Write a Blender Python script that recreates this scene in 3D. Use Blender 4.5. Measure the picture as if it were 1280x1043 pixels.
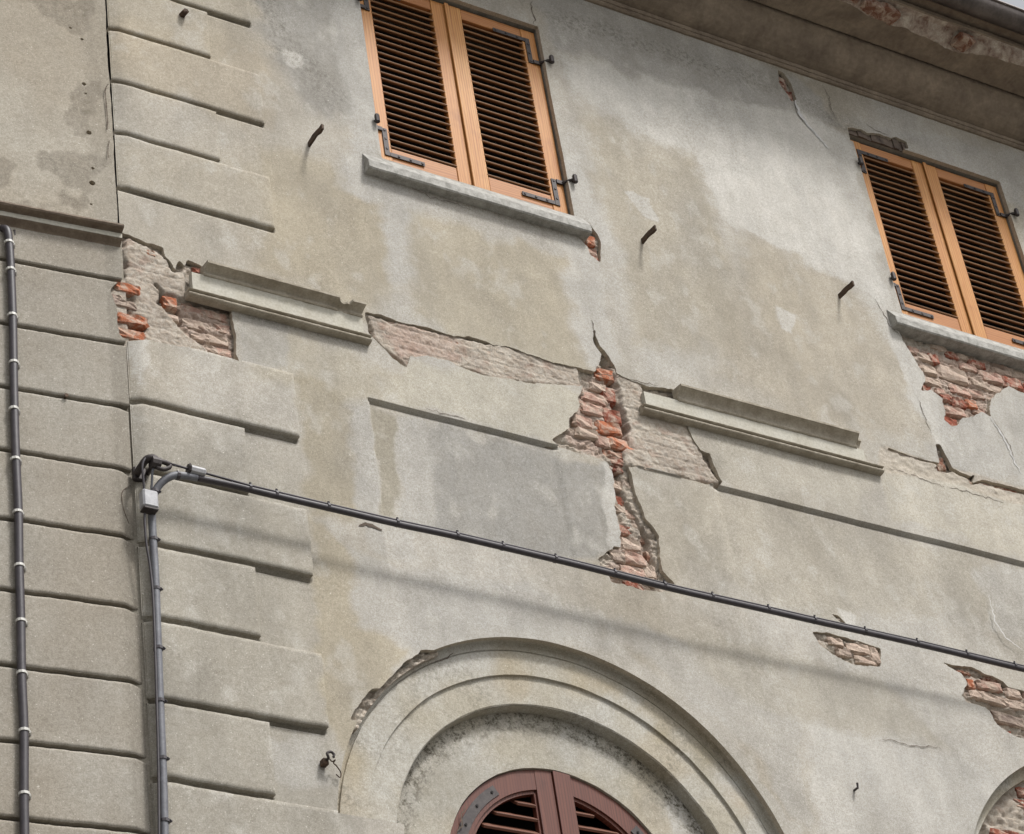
import bpy, bmesh, math, random
import numpy as np
from mathutils import Vector, Matrix

random.seed(7)
rng = np.random.default_rng(7)
scn = bpy.context.scene
COL = scn.collection
for o in list(bpy.data.objects):
    bpy.data.objects.remove(o)

# ------------------------------------------------------------------ camera
FPX, YAW, PIT, ROL = 3369.4, 0.62867, 0.64429, 0.16353
DIST, EYE = 8.5, 1.6          # metres from the facade, eye height
_f = np.array([math.sin(YAW)*math.cos(PIT), math.cos(YAW)*math.cos(PIT), math.sin(PIT)])
_r = np.array([math.cos(YAW), -math.sin(YAW), 0.0])
_d = np.cross(_f, _r)
RC = np.array([math.cos(ROL)*_r+math.sin(ROL)*_d, -math.sin(ROL)*_r+math.cos(ROL)*_d, _f])
cam = bpy.data.cameras.new('camera')
cam.sensor_width = 36.0
cam.sensor_fit = 'HORIZONTAL'
cam.lens = FPX/1280*36
cam.clip_start = 0.1
cam.clip_end = 2000
camo = bpy.data.objects.new('camera', cam)
COL.objects.link(camo)
m = Matrix(((RC[0][0], -RC[1][0], -RC[2][0]), (RC[0][1], -RC[1][1], -RC[2][1]), (RC[0][2], -RC[1][2], -RC[2][2]))).to_4x4()
m.translation = (0, -DIST, EYE)
camo.matrix_world = m
scn.camera = camo

# ------------------------------------------------------------------ sky, sun, exposure
SUN_DIR = Vector((-0.24, 0.52, -0.82)).normalized()
world = bpy.data.worlds.new('World')
scn.world = world
world.use_nodes = True
nt = world.node_tree
nt.nodes.clear()
sky = nt.nodes.new('ShaderNodeTexSky')
sky.sky_type = 'NISHITA'
sky.sun_disc = False
sky.sun_elevation = math.asin(-SUN_DIR.z)
sky.sun_rotation = math.atan2(-SUN_DIR.x, -SUN_DIR.y)
sky.dust_density = 4.0
hs = nt.nodes.new('ShaderNodeHueSaturation')
hs.inputs['Saturation'].default_value = 0.16       # overcast: the cloud layer takes the blue out
bg = nt.nodes.new('ShaderNodeBackground')
bg.inputs['Strength'].default_value = 0.105
wo = nt.nodes.new('ShaderNodeOutputWorld')
nt.links.new(sky.outputs[0], hs.inputs['Color'])
nt.links.new(hs.outputs[0], bg.inputs['Color'])
nt.links.new(bg.outputs[0], wo.inputs['Surface'])
sl = bpy.data.lights.new('sun', 'SUN')
sl.energy = 2.0
sl.angle = math.radians(10)
sl.color = (1.0, 0.98, 0.955)
so = bpy.data.objects.new('sun', sl)
so.rotation_euler = SUN_DIR.to_track_quat('-Z', 'Y').to_euler()
so.location = (6, -12, 25)
COL.objects.link(so)
scn.view_settings.view_transform = 'Standard'
scn.view_settings.look = 'None'
scn.view_settings.gamma = 1.0
scn.view_settings.exposure = 0.80

# ------------------------------------------------------------------ frames of the two facades
def ray(px, py):
    return np.array([(px-640)/FPX, (py-521.5)/FPX, 1.0]) @ RC

def P(px, py, y=0.0):
    """point on the main facade (offset y, negative = in front) seen at this spot of the photograph"""
    r = ray(px, py)
    t = (DIST+y)/r[1]
    return np.array([r[0]*t, y, EYE+r[2]*t])

UC = 4.865*0.85                                       # the corner where the two houses meet
LA = -0.10388                                         # the left house turns back by 6 degrees
LD = np.array([math.cos(LA), math.sin(LA), 0.0])
LN = np.array([math.sin(LA), -math.cos(LA), 0.0])
LO = np.array([UC, 0.0, 0.0])

def PL(px, py, out=0.0):
    """(s, z) on the left facade"""
    r = ray(px, py)
    o = np.array([0, -DIST, EYE])
    t = ((LO+LN*out-o) @ LN)/(r @ LN)
    q = o+r*t
    return float((q-LO) @ LD), float(q[2])

def LW(s, z, out=0.0):
    q = LO+LD*s+LN*out
    return (q[0], q[1], z)

def MW(u, z, out=0.0):
    return (u, -out, z)

def Z(x0, y0, s, pts):
    return [(x0+x/s, y0+y/s) for x, y in pts]

def UZ(pts, y=0.0):
    return np.array([P(a, b, y)[[0, 2]] for a, b in pts])

def SZ(pts):
    return np.array([PL(a, b) for a, b in pts])

# ------------------------------------------------------------------ noise
def _hash(ix, iy, seed):
    h = (ix.astype(np.int64)*374761393+iy.astype(np.int64)*668265263+seed*974711) & 0xFFFFFFFF
    h = ((h ^ (h >> 13))*1274126177) & 0xFFFFFFFF
    return ((h ^ (h >> 16)) & 0xFFFFFF)/float(0xFFFFFF)

def vnoise(x, y, seed=0):
    ix = np.floor(x); iy = np.floor(y)
    fx = x-ix; fy = y-iy
    fx = fx*fx*(3-2*fx); fy = fy*fy*(3-2*fy)
    a = _hash(ix, iy, seed); b = _hash(ix+1, iy, seed)
    c = _hash(ix, iy+1, seed); d = _hash(ix+1, iy+1, seed)
    return a+(b-a)*fx+(c-a)*fy+(a-b-c+d)*fx*fy

def fbm(x, y, oct=4, seed=0):
    s = 0; a = 0.5; t = 0
    for k in range(oct):
        # rotate each octave so that the lattice never shows
        c, n = math.cos(0.6*k+0.4), math.sin(0.6*k+0.4)
        s = s+a*vnoise((x*c-y*n)*2**k+17.3*k, (x*n+y*c)*2**k-9.1*k, seed+k); t += a; a *= 0.5
    return s/t

def smooth(a, b, x):
    t = np.clip((x-a)/(b-a), 0, 1)
    return t*t*(3-2*t)

def sdf_poly(X, Y, poly):
    """signed distance, negative inside"""
    d = np.full(X.shape, 1e9); ins = np.zeros(X.shape, bool)
    n = len(poly)
    for k in range(n):
        ax, ay = poly[k]; bx, by = poly[(k+1) % n]
        ex, ey = bx-ax, by-ay
        wx, wy = X-ax, Y-ay
        t = np.clip((wx*ex+wy*ey)/(ex*ex+ey*ey+1e-12), 0, 1)
        d = np.minimum(d, (wx-ex*t)**2+(wy-ey*t)**2)
        c = (ay > Y) != (by > Y)
        if abs(ey) > 1e-12:
            ins ^= c & (X < ax+(Y-ay)*ex/ey)
    d = np.sqrt(d)
    return np.where(ins, -d, d)

def sdf_line(X, Y, pts):
    d = np.full(X.shape, 1e9)
    for k in range(len(pts)-1):
        ax, ay = pts[k]; bx, by = pts[k+1]
        ex, ey = bx-ax, by-ay
        t = np.clip(((X-ax)*ex+(Y-ay)*ey)/(ex*ex+ey*ey+1e-12), 0, 1)
        d = np.minimum(d, (X-ax-ex*t)**2+(Y-ay-ey*t)**2)
    return np.sqrt(d)

def lin(c):
    c = np.array(c[:3], float)/255.0
    return np.where(c <= 0.04045, c/12.92, ((c+0.055)/1.055)**2.4)

# ------------------------------------------------------------------ materials
def mat(name):
    mt = bpy.data.materials.new(name)
    mt.use_nodes = True
    t = mt.node_tree
    t.nodes.clear()
    out = t.nodes.new('ShaderNodeOutputMaterial')
    b = t.nodes.new('ShaderNodeBsdfPrincipled')
    t.links.new(b.outputs[0], out.inputs[0])
    b.inputs['Roughness'].default_value = 0.9
    return mt, t, b

def N(t, kind, **kw):
    n = t.nodes.new(kind)
    for k, v in kw.items():
        if k in n.inputs:
            n.inputs[k].default_value = v
        else:
            setattr(n, k, v)
    return n

def mixc(t, fac, a, b, blend='MIX'):
    n = t.nodes.new('ShaderNodeMix')
    n.data_type = 'RGBA'
    n.blend_type = blend
    for sock, v in ((n.inputs['Factor'], fac), (n.inputs[6], a), (n.inputs[7], b)):
        if hasattr(v, 'is_output'):
            t.links.new(v, sock)
        elif sock.type == 'RGBA':
            sock.default_value = (*v[:3], 1)
        else:
            sock.default_value = v
    return n.outputs[2]

def rmp(t, src, a, b, c0=0.0, c1=1.0):
    n = t.nodes.new('ShaderNodeMapRange')
    n.inputs['From Min'].default_value = a
    n.inputs['From Max'].default_value = b
    n.inputs['To Min'].default_value = c0
    n.inputs['To Max'].default_value = c1
    t.links.new(src, n.inputs['Value'])
    return n.outputs['Result']

def noise(t, scale, detail=4, rough=0.6, vec=None, dist=0.0):
    n = t.nodes.new('ShaderNodeTexNoise')
    n.inputs['Scale'].default_value = scale
    n.inputs['Detail'].default_value = detail
    n.inputs['Roughness'].default_value = rough
    n.inputs['Distortion'].default_value = dist
    if vec is not None:
        t.links.new(vec, n.inputs['Vector'])
    return n.outputs['Fac']

def geo_pos(t):
    return t.nodes.new('ShaderNodeNewGeometry').outputs['Position']

def scaled(t, vec, s):
    n = t.nodes.new('ShaderNodeVectorMath')
    n.operation = 'MULTIPLY'
    n.inputs[1].default_value = s
    t.links.new(vec, n.inputs[0])
    return n.outputs[0]

def bump(t, b, h, strength, dist=0.01, prev=None):
    n = t.nodes.new('ShaderNodeBump')
    n.inputs['Strength'].default_value = strength
    n.inputs['Distance'].default_value = dist
    t.links.new(h, n.inputs['Height'])
    if prev is not None:
        t.links.new(prev, n.inputs['Normal'])
    t.links.new(n.outputs[0], b.inputs['Normal'])
    return n.outputs[0]

def plaster_material(name, grain=1.0):
    mt, t, b = mat(name)
    at = t.nodes.new('ShaderNodeAttribute'); at.attribute_name = 'Col'
    gr = t.nodes.new('ShaderNodeAttribute'); gr.attribute_name = 'Grime'
    p = geo_pos(t)
    n1 = noise(t, 9, 6, 0.65, p, 0.6)
    n2 = noise(t, 55, 5, 0.7, p)
    n3 = noise(t, 330, 3, 0.7, p)
    st = noise(t, 1.0, 5, 0.6, scaled(t, p, (16, 16, 1.6)))
    c = mixc(t, rmp(t, n1, 0.3, 0.72, 0, 0.3), at.outputs['Color'], lin((224, 220, 212)), 'MULTIPLY')
    c = mixc(t, rmp(t, st, 0.45, 0.75, 0, 0.17), c, lin((160, 154, 144)), 'MIX')
    c = mixc(t, rmp(t, n2, 0.34, 0.68, 0.0, 0.6), c, lin((208, 205, 199)), 'MULTIPLY')
    c = mixc(t, rmp(t, n3, 0.3, 0.72, 0, 0.62), c, lin((190, 186, 178)), 'MULTIPLY')
    n4 = noise(t, 150, 2, 0.5, p)
    c = mixc(t, rmp(t, n4, 0.36, 0.66, 0, 0.5), c, lin((204, 200, 192)), 'MULTIPLY')
    # pale lime bloom specks
    sp = noise(t, 120, 2, 0.5, p)
    c = mixc(t, rmp(t, sp, 0.68, 0.76, 0, 0.55), c, lin((226, 222, 212)))
    fl = noise(t, 75, 3, 0.6, p)
    c = mixc(t, rmp(t, fl, 0.66, 0.74, 0, 0.4), c, lin((138, 132, 122)))
    # black mould growing in the grimy zones
    m1 = noise(t, 34, 9, 0.85, p)
    mk = t.nodes.new('ShaderNodeMath'); mk.operation = 'MULTIPLY'
    t.links.new(rmp(t, m1, 0.48, 0.58), mk.inputs[0]); t.links.new(gr.outputs['Fac'], mk.inputs[1])
    c = mixc(t, mk.outputs[0], c, lin((84, 79, 68)))
    t.links.new(c, b.inputs['Base Color'])
    b.inputs['Roughness'].default_value = 0.93
    b.inputs['Specular IOR Level'].default_value = 0.2
    v = bump(t, b, noise(t, 40, 7, 0.7, p), 0.16*grain, 0.010)
    bump(t, b, n3, 0.35*grain, 0.003, v)
    return mt

M = {}
M['plaster'] = plaster_material('lime_plaster')

def simple(name, c0, c1, scale=20, rough=0.8, metal=0.0, bmp=0.2, bd=0.004, stretch=None, obj_space=False):
    mt, t, b = mat(name)
    if obj_space:
        p = t.nodes.new('ShaderNodeTexCoord').outputs['Object']
    else:
        p = geo_pos(t)
    if stretch:
        p = scaled(t, p, stretch)
    n = noise(t, scale, 6, 0.65, p, 0.3)
    n2 = noise(t, scale*7, 3, 0.6, p)
    c = mixc(t, rmp(t, n, 0.32, 0.68), lin(c0), lin(c1))
    c = mixc(t, rmp(t, n2, 0.3, 0.7, 0, 0.35), c, lin((150, 146, 138)), 'MULTIPLY')
    t.links.new(c, b.inputs['Base Color'])
    b.inputs['Roughness'].default_value = rough
    b.inputs['Metallic'].default_value = metal
    if bmp:
        v = bump(t, b, n, bmp, bd)
        bump(t, b, n2, bmp, bd*0.4, v)
    return mt

M['mould'] = simple('moulding_stucco', (176, 168, 153), (144, 135, 119), 14, 0.9, 0, 0.3)
M['mould_brown'] = simple('moulding_brown', (128, 114, 98), (96, 82, 70), 12, 0.85, 0, 0.3)
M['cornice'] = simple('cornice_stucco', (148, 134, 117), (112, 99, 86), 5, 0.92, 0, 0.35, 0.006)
M['cornice_broken'] = simple('cornice_broken', (196, 186, 172), (120, 96, 84), 16, 0.95, 0, 0.8, 0.012)
M['sill'] = simple('sill_stone', (178, 176, 170), (128, 126, 120), 22, 0.85, 0, 0.35)
M['iron'] = simple('dark_iron', (74, 68, 66), (52, 46, 46), 40, 0.6, 0.35, 0.3, 0.002)
M['rust'] = simple('rusty_iron', (96, 74, 56), (48, 38, 32), 40, 0.8, 0.2, 0.4, 0.003)
M['cable'] = simple('black_cable', (62, 56, 60), (44, 40, 44), 30, 0.5, 0, 0.1, 0.002)
M['cable_grey'] = simple('grey_cable', (112, 114, 120), (86, 86, 92), 18, 0.55, 0, 0.15, 0.002)
M['clip'] = simple('pale_clip', (214, 212, 206), (168, 166, 160), 60, 0.5, 0, 0.1, 0.001)
M['pvc'] = simple('grey_plastic', (172, 172, 174), (142, 142, 146), 30, 0.5, 0, 0.1, 0.002)
M['gutter'] = simple('gutter_metal', (112, 104, 100), (78, 72, 70), 8, 0.45, 0.6, 0.1, 0.003)
M['dark'] = simple('dark_backing', (30, 26, 24), (20, 18, 16), 5, 0.9, 0, 0)  # near-black, darkness of unlit rooms put into the colour; also rivets and core
M['lintel'] = simple('old_lintel', (112, 98, 86), (70, 60, 54), 18, 0.9, 0, 0.6, 0.008)
M['crack'] = simple('crack_dark', (104, 92, 80), (72, 62, 54), 60, 1.0, 0, 0)  # the dark inside an open crack, put into the colour
M['filler'] = simple('pale_filler', (206, 204, 202), (180, 178, 174), 40, 0.9, 0, 0.3)
M['ground'] = simple('paving', (120, 118, 112), (96, 94, 90), 3, 0.9, 0, 0.2)
M['rooftile'] = simple('roof_tile', (150, 92, 70), (112, 72, 58), 6, 0.9, 0, 0.3)

def mortar_material():
    mt, t, b = mat('old_mortar')
    at = t.nodes.new('ShaderNodeAttribute'); at.attribute_name = 'Col'
    p = geo_pos(t)
    n1 = noise(t, 30, 6, 0.75, p, 0.8)
    n2 = noise(t, 160, 4, 0.7, p)
    c = mixc(t, rmp(t, n1, 0.35, 0.68, 0, 0.8), at.outputs['Color'], lin((214, 202, 190)), 'MULTIPLY')
    c = mixc(t, rmp(t, n2, 0.3, 0.7, 0, 0.6), c, lin((190, 182, 172)), 'MULTIPLY')
    t.links.new(c, b.inputs['Base Color'])
    b.inputs['Roughness'].default_value = 0.97
    b.inputs['Specular IOR Level'].default_value = 0.1
    v = bump(t, b, n1, 0.8, 0.012)
    bump(t, b, n2, 0.7, 0.005, v)
    return mt
M['mortar'] = mortar_material()

def brick_material():
    mt, t, b = mat('old_brick')
    oi = t.nodes.new('ShaderNodeObjectInfo')
    p = geo_pos(t)
    n1 = noise(t, 38, 6, 0.75, p, 1.0)
    n2 = noise(t, 200, 4, 0.7, p)
    n0 = noise(t, 16, 5, 0.7, p, 0.8)
    c = mixc(t, rmp(t, n1, 0.35, 0.7, 0, 0.75), oi.outputs['Color'], lin((196, 176, 168)), 'MULTIPLY')
    c = mixc(t, rmp(t, n0, 0.44, 0.62, 0.0, 0.8), c, lin((202, 186, 170)))
    c = mixc(t, rmp(t, n2, 0.3, 0.7, 0, 0.6), c, lin((190, 180, 172)), 'MULTIPLY')
    t.links.new(c, b.inputs['Base Color'])
    b.inputs['Roughness'].default_value = 0.95
    b.inputs['Specular IOR Level'].default_value = 0.15
    v = bump(t, b, n1, 0.9, 0.01)
    bump(t, b, n2, 0.7, 0.004, v)
    return mt
M['brick'] = brick_material()

def wood_material(name, c0, c1, c2, axis, rough=0.5):
    """grain runs along the given world axis; tone differs from board to board"""
    mt, t, b = mat(name)
    oi = t.nodes.new('ShaderNodeObjectInfo')
    p = geo_pos(t)
    off = t.nodes.new('ShaderNodeVectorMath'); off.operation = 'ADD'
    cmb = t.nodes.new('ShaderNodeCombineXYZ')
    mu = t.nodes.new('ShaderNodeMath'); mu.operation = 'MULTIPLY'; mu.inputs[1].default_value = 37.0
    t.links.new(oi.outputs['Random'], mu.inputs[0])
    t.links.new(mu.outputs[0], cmb.inputs[0]); t.links.new(mu.outputs[0], cmb.inputs[2])
    t.links.new(p, off.inputs[0]); t.links.new(cmb.outputs[0], off.inputs[1])
    s = (38, 38, 2.2) if axis == 'z' else (2.2, 38, 38)
    q = scaled(t, off.outputs[0], s)
    n = noise(t, 1.0, 5, 0.6, q, 1.4)
    w = t.nodes.new('ShaderNodeTexWave')
    w.bands_direction = 'X' if axis == 'z' else 'Z'
    w.inputs['Scale'].default_value = 0.55
    w.inputs['Distortion'].default_value = 7
    w.inputs['Detail'].default_value = 3
    t.links.new(q, w.inputs['Vector'])
    c = mixc(t, rmp(t, n, 0.3, 0.7), lin(c0), lin(c1))
    c = mixc(t, rmp(t, w.outputs['Fac'], 0.55, 1.0, 0, 0.55), c, lin(c2))
    c = mixc(t, rmp(t, oi.outputs['Random'], 0, 1, 0.0, 0.4), c, lin(c1))
    k = noise(t, 5.0, 3, 0.5, off.outputs[0])
    c = mixc(t, rmp(t, k, 0.62, 0.75, 0, 0.4), c, lin(c2))
    t.links.new(c, b.inputs['Base Color'])
    b.inputs['Roughness'].default_value = rough
    b.inputs['Specular IOR Level'].default_value = 0.3
    bump(t, b, n, 0.12, 0.003)
    return mt
M['wood'] = wood_material('varnished_pine_upright', (194, 146, 86), (168, 110, 56), (128, 76, 36), 'z')
M['wood_x'] = wood_material('varnished_pine_cross', (178, 124, 74), (156, 102, 58), (122, 76, 42), 'x')
M['slat'] = wood_material('pine_slat_shaded', (150, 112, 76), (128, 92, 62), (98, 68, 46), 'x', 0.55)  # same pine, darker: the slats' shade is put into the colour
M['redwood'] = wood_material('red_brown_wood', (104, 62, 48), (86, 48, 38), (60, 34, 28), 'z', 0.5)
M['redslat'] = wood_material('red_brown_slat', (120, 80, 62), (98, 64, 50), (74, 48, 38), 'x', 0.6)

# ------------------------------------------------------------------ object helpers
def link(o):
    COL.objects.link(o)
    return o

def empty(name, loc, label=None, cat=None, group=None):
    o = link(bpy.data.objects.new(name, None))
    o.location = loc
    o.empty_display_size = 0.2
    if label:
        o['label'] = label; o['category'] = cat
    if group:
        o['group'] = group
    return o

def tag(o, label, cat, group=None):
    o['label'] = label; o['category'] = cat
    if group:
        o['group'] = group
    return o

def setparent(o, parent):
    if parent is not None:
        bpy.context.view_layer.update()
        o.parent = parent
        o.matrix_parent_inverse = parent.matrix_world.inverted()

def fastparent(o, parent, inv):
    o.parent = parent
    o.matrix_parent_inverse = inv

def mesh_obj(name, verts, faces, material, parent=None, smooth_=False):
    me = bpy.data.meshes.new(name)
    me.from_pydata([tuple(map(float, v)) for v in verts], [], faces)
    me.update()
    if material:
        me.materials.append(material)
    if smooth_:
        for f in me.polygons:
            f.use_smooth = True
    o = link(bpy.data.objects.new(name, me))
    if parent is not None:
        setparent(o, parent)
    return o

def bm_obj(name, bm, material, parent=None, smooth_=False):
    bmesh.ops.recalc_face_normals(bm, faces=bm.faces)
    me = bpy.data.meshes.new(name)
    bm.to_mesh(me); bm.free()
    if material:
        me.materials.append(material)
    if smooth_:
        for f in me.polygons:
            f.use_smooth = True
    o = link(bpy.data.objects.new(name, me))
    if parent is not None:
        setparent(o, parent)
    return o

def box(bm, x0, x1, y0, y1, z0, z1, bev=0.0):
    vs = [bm.verts.new(v) for v in ((x0, y0, z0), (x1, y0, z0), (x1, y1, z0), (x0, y1, z0), (x0, y0, z1), (x1, y0, z1), (x1, y1, z1), (x0, y1, z1))]
    fs = [bm.faces.new([vs[i] for i in q]) for q in ((0, 3, 2, 1), (4, 5, 6, 7), (0, 1, 5, 4), (1, 2, 6, 5), (2, 3, 7, 6), (3, 0, 4, 7))]
    if bev:
        es = list({e for f in fs for e in f.edges})
        bmesh.ops.bevel(bm, geom=es, offset=bev, segments=1, affect='EDGES')

def box_obj(name, a, material, parent, bev=0.003):
    bm = bmesh.new()
    box(bm, *a, bev=bev)
    return bm_obj(name, bm, material, parent)

def catmull(pts, n=6):
    pts = [np.array(p, float) for p in pts]
    q = [2*pts[0]-pts[1]]+pts+[2*pts[-1]-pts[-2]]
    out = []
    for i in range(1, len(q)-2):
        a, b, c, d = q[i-1:i+3]
        for k in range(n):
            t = k/n
            out.append(0.5*((2*b)+(c-a)*t+(2*a-5*b+4*c-d)*t*t+(3*b-a-3*c+d)*t**3))
    out.append(pts[-1])
    return out

def tube(bm, pts, r, n=8, caps=True):
    pts = [np.array(p, float) for p in pts]
    rings = []
    up = None
    for i, p in enumerate(pts):
        t = pts[min(i+1, len(pts)-1)]-pts[max(i-1, 0)]
        t = t/(np.linalg.norm(t)+1e-12)
        if up is None:
            up = np.array([0, 0, 1.0]) if abs(t[2]) < 0.8 else np.array([0, 1.0, 0])
        a = np.cross(t, up); a /= np.linalg.norm(a)
        b = np.cross(a, t); up = b
        rr = r[i] if hasattr(r, '__len__') else r
        rings.append([bm.verts.new(p+rr*(a*math.cos(k*2*math.pi/n)+b*math.sin(k*2*math.pi/n))) for k in range(n)])
    for i in range(len(rings)-1):
        for k in range(n):
            bm.faces.new((rings[i][k], rings[i][(k+1) % n], rings[i+1][(k+1) % n], rings[i+1][k]))
    if caps:
        bm.faces.new(rings[0][::-1]); bm.faces.new(rings[-1])

def tube_obj(name, pts, r, material, parent=None, n=8):
    bm = bmesh.new()
    tube(bm, pts, r, n)
    return bm_obj(name, bm, material, parent, True)

def setattr_arrays(me, col, grime=None):
    a = me.color_attributes.new('Col', 'FLOAT_COLOR', 'POINT')
    col = np.asarray(col, float)
    gq = col[:, 1:2]
    col = gq*(col/gq)**0.64                            # weathered lime: little chroma
    c4 = np.ones((len(me.vertices), 4), np.float32); c4[:, :3] = col
    a.data.foreach_set('color', c4.ravel())
    g = me.attributes.new('Grime', 'FLOAT', 'POINT')
    g.data.foreach_set('value', (np.zeros(len(me.vertices), np.float32) if grime is None else grime.astype(np.float32)))

def build_sheet(name, frame, us, zs, field, out, colour, material, parent, skirt=0.03, border=False, edge_col=(206, 192, 170), back=None):
    """a sheet of plaster on a facade: grid, cut where field <= 0, with its broken edge turned back as real thickness"""
    us = np.asarray(us); zs = np.asarray(zs)
    nu, nz = len(us), len(zs)
    U, Zz = np.meshgrid(us, zs)
    F = field(U, Zz)
    F = np.where(np.abs(F) < 1e-6, 1e-6, F)
    O = out(U, Zz)
    keep = F > 0
    c = keep[:-1, :-1].astype(int)+keep[:-1, 1:]+keep[1:, 1:]+keep[1:, :-1]
    idx = -np.ones((nz, nu), np.int64)
    used = np.zeros((nz, nu), bool)
    for di in (0, 1):
        for dj in (0, 1):
            used[di:nz-1+di, dj:nu-1+dj] |= c > 0
    used &= keep
    idx[used] = np.arange(used.sum())
    vu = list(U[used]); vz = list(Zz[used]); vo = list(O[used])
    i, j = np.nonzero(c == 4)
    quads = np.stack([idx[i, j], idx[i, j+1], idx[i+1, j+1], idx[i+1, j]], 1)
    polys = []; segs = []
    cross = {}
    def cr(a, b):
        k = (a, b) if a < b else (b, a)
        if k not in cross:
            t = F[a]/(F[a]-F[b])
            cross[k] = len(vu)
            vu.append(U[a]+(U[b]-U[a])*t); vz.append(Zz[a]+(Zz[b]-Zz[a])*t); vo.append(O[a]+(O[b]-O[a])*t)
        return cross[k]
    for i, j in zip(*np.nonzero((c > 0) & (c < 4))):
        cs = [(i, j), (i, j+1), (i+1, j+1), (i+1, j)]
        pl = []; ex = en = None
        for k in range(4):
            a, b = cs[k], cs[(k+1) % 4]
            if keep[a]:
                pl.append(int(idx[a]))
            if keep[a] != keep[b]:
                v = cr(a, b)
                pl.append(v)
                if keep[a]:
                    ex = v
                else:
                    en = v
        if len(pl) >= 3:
            polys.append(pl)
            segs.append((ex, en))
    if border:
        for jj in range(nu-1):
            for ii in (0, nz-1):
                if keep[ii, jj] and keep[ii, jj+1]:
                    a, b = int(idx[ii, jj]), int(idx[ii, jj+1])
                    segs.append((a, b) if ii == 0 else (b, a))
        for ii in range(nz-1):
            for jj in (0, nu-1):
                if keep[ii, jj] and keep[ii+1, jj]:
                    a, b = int(idx[ii, jj]), int(idx[ii+1, jj])
                    segs.append((b, a) if jj == 0 else (a, b))
    vu = np.array(vu); vz = np.array(vz); vo = np.array(vo)
    n0 = len(vu)
    su = []; sz = []; sO = []; sk = []
    smap = {}
    for a, b in segs:
        q = []
        for v in (a, b):
            if v not in smap:
                smap[v] = n0+len(su)
                bk = (vo[v]-skirt) if back is None else back
                su += [vu[v], vu[v]]; sz += [vz[v], vz[v]]; sO += [vo[v], bk]
            q.append(smap[v])
        sk.append([q[0], q[0]+1, q[1]+1, q[1]])
    au = np.concatenate([vu, su]); az = np.concatenate([vz, sz]); ao = np.concatenate([vo, sO])
    co = np.stack(frame(au, az, ao), 1) if not isinstance(frame, str) else None
    faces = [tuple(map(int, q)) for q in quads]+[tuple(p) for p in polys]+[tuple(s) for s in sk]
    me = bpy.data.meshes.new(name)
    lt = np.concatenate([np.full(len(quads), 4), np.array([len(p) for p in polys], int), np.full(len(sk), 4)]).astype(np.int32)
    flat = np.concatenate([quads.ravel()]+[np.array([v for p in polys for v in p], int), np.array([v for s in sk for v in s], int)]).astype(np.int32)
    me.vertices.add(len(au)); me.loops.add(len(flat)); me.polygons.add(len(lt))
    me.vertices.foreach_set('co', co.astype(np.float32).ravel())
    me.loops.foreach_set('vertex_index', flat)
    ls = np.concatenate([[0], np.cumsum(lt)[:-1]]).astype(np.int32)
    me.polygons.foreach_set('loop_start', ls)
    sm = np.zeros(len(lt), bool); sm[:len(quads)+len(polys)] = True
    me.polygons.foreach_set('use_smooth', sm)
    me.update(calc_edges=True)
    me.validate()
    colv, gr = colour(vu, vz)
    ec = np.tile(lin(edge_col), (len(su), 1)) if edge_col is not None else colour(np.array(su), np.array(sz))[0] if len(su) else np.zeros((0, 3))
    if len(su) == 0:
        ec = np.zeros((0, 3))
    setattr_arrays(me, np.concatenate([colv, ec]), np.concatenate([gr, np.zeros(len(su))]))
    me.materials.append(material)
    o = link(bpy.data.objects.new(name, me))
    if parent is not None:
        setparent(o, parent)
    return o

def FM(u, z, o):
    return (u, -o, z)

def worn(z, u, a=1.0):
    return z+((fbm(u*6.0, z*2.5, 3, 401)-0.5)*0.009+(fbm(u*38, z*9, 3, 402)-0.5)*0.006)*a

def FMW(u, z, o):
    return (u+(fbm(z*25, u*3, 3, 403)-0.5)*0.006*(u > UC+0.1), -o, worn(z, u))

def FLW(s, z, o):
    return FL(s, worn(z, s+3.0), o)

def FL(s, z, o):
    return (LO[0]+LD[0]*s+LN[0]*o, LO[1]+LD[1]*s+LN[1]*o, z)

def extrude_profile(name, frame, prof, us, material, parent, wear=0.0, chips=(), seed=1):
    """moulding run: profile (z, out) along the facade, worn a little, chipped where given; closed ends"""
    rs = random.Random(seed)
    prof = np.array(prof, float)
    n = len(prof)
    vs = []; fs = []
    for u in us:
        k = 1.0
        for (a, b, amt) in chips:
            if a < u < b:
                k = amt+rs.uniform(-0.06, 0.06)
        for (z, o) in prof:
            oo = o*k if o > 0.015 else o
            j = wear*rs.gauss(0, 1)
            vs.append(frame(u, z+j*0.5-(0.5*(1-k)*o if o > 0.015 else 0), oo+j))
    m_ = len(us)
    for i in range(m_-1):
        for k in range(n-1):
            a = i*n+k
            fs.append((a, a+n, a+n+1, a+1))
    fs.append(tuple(range(n))); fs.append(tuple(range((m_-1)*n, m_*n))[::-1])
    return mesh_obj(name, vs, fs, material, parent)

# ------------------------------------------------------------------ ground
g = 80.0
ground = mesh_obj('ground', [(-g*4, -g*4, 0), (g*4, -g*4, 0), (g*4, g*4, 0), (-g*4, g*4, 0)], [(0, 1, 2, 3)], M['ground'])
ground['kind'] = 'structure'

# ------------------------------------------------------------------ the two houses
house = empty('plastered_house', (7.5, 0, 0), 'cracked beige plastered house with louvred shutters and bricks showing through', 'house')
left_house = empty('neighbouring_house', (UC-1.5, 0.2, 0), 'grey-beige rendered house with grooved courses, joined beside the cracked house', 'house')

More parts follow.
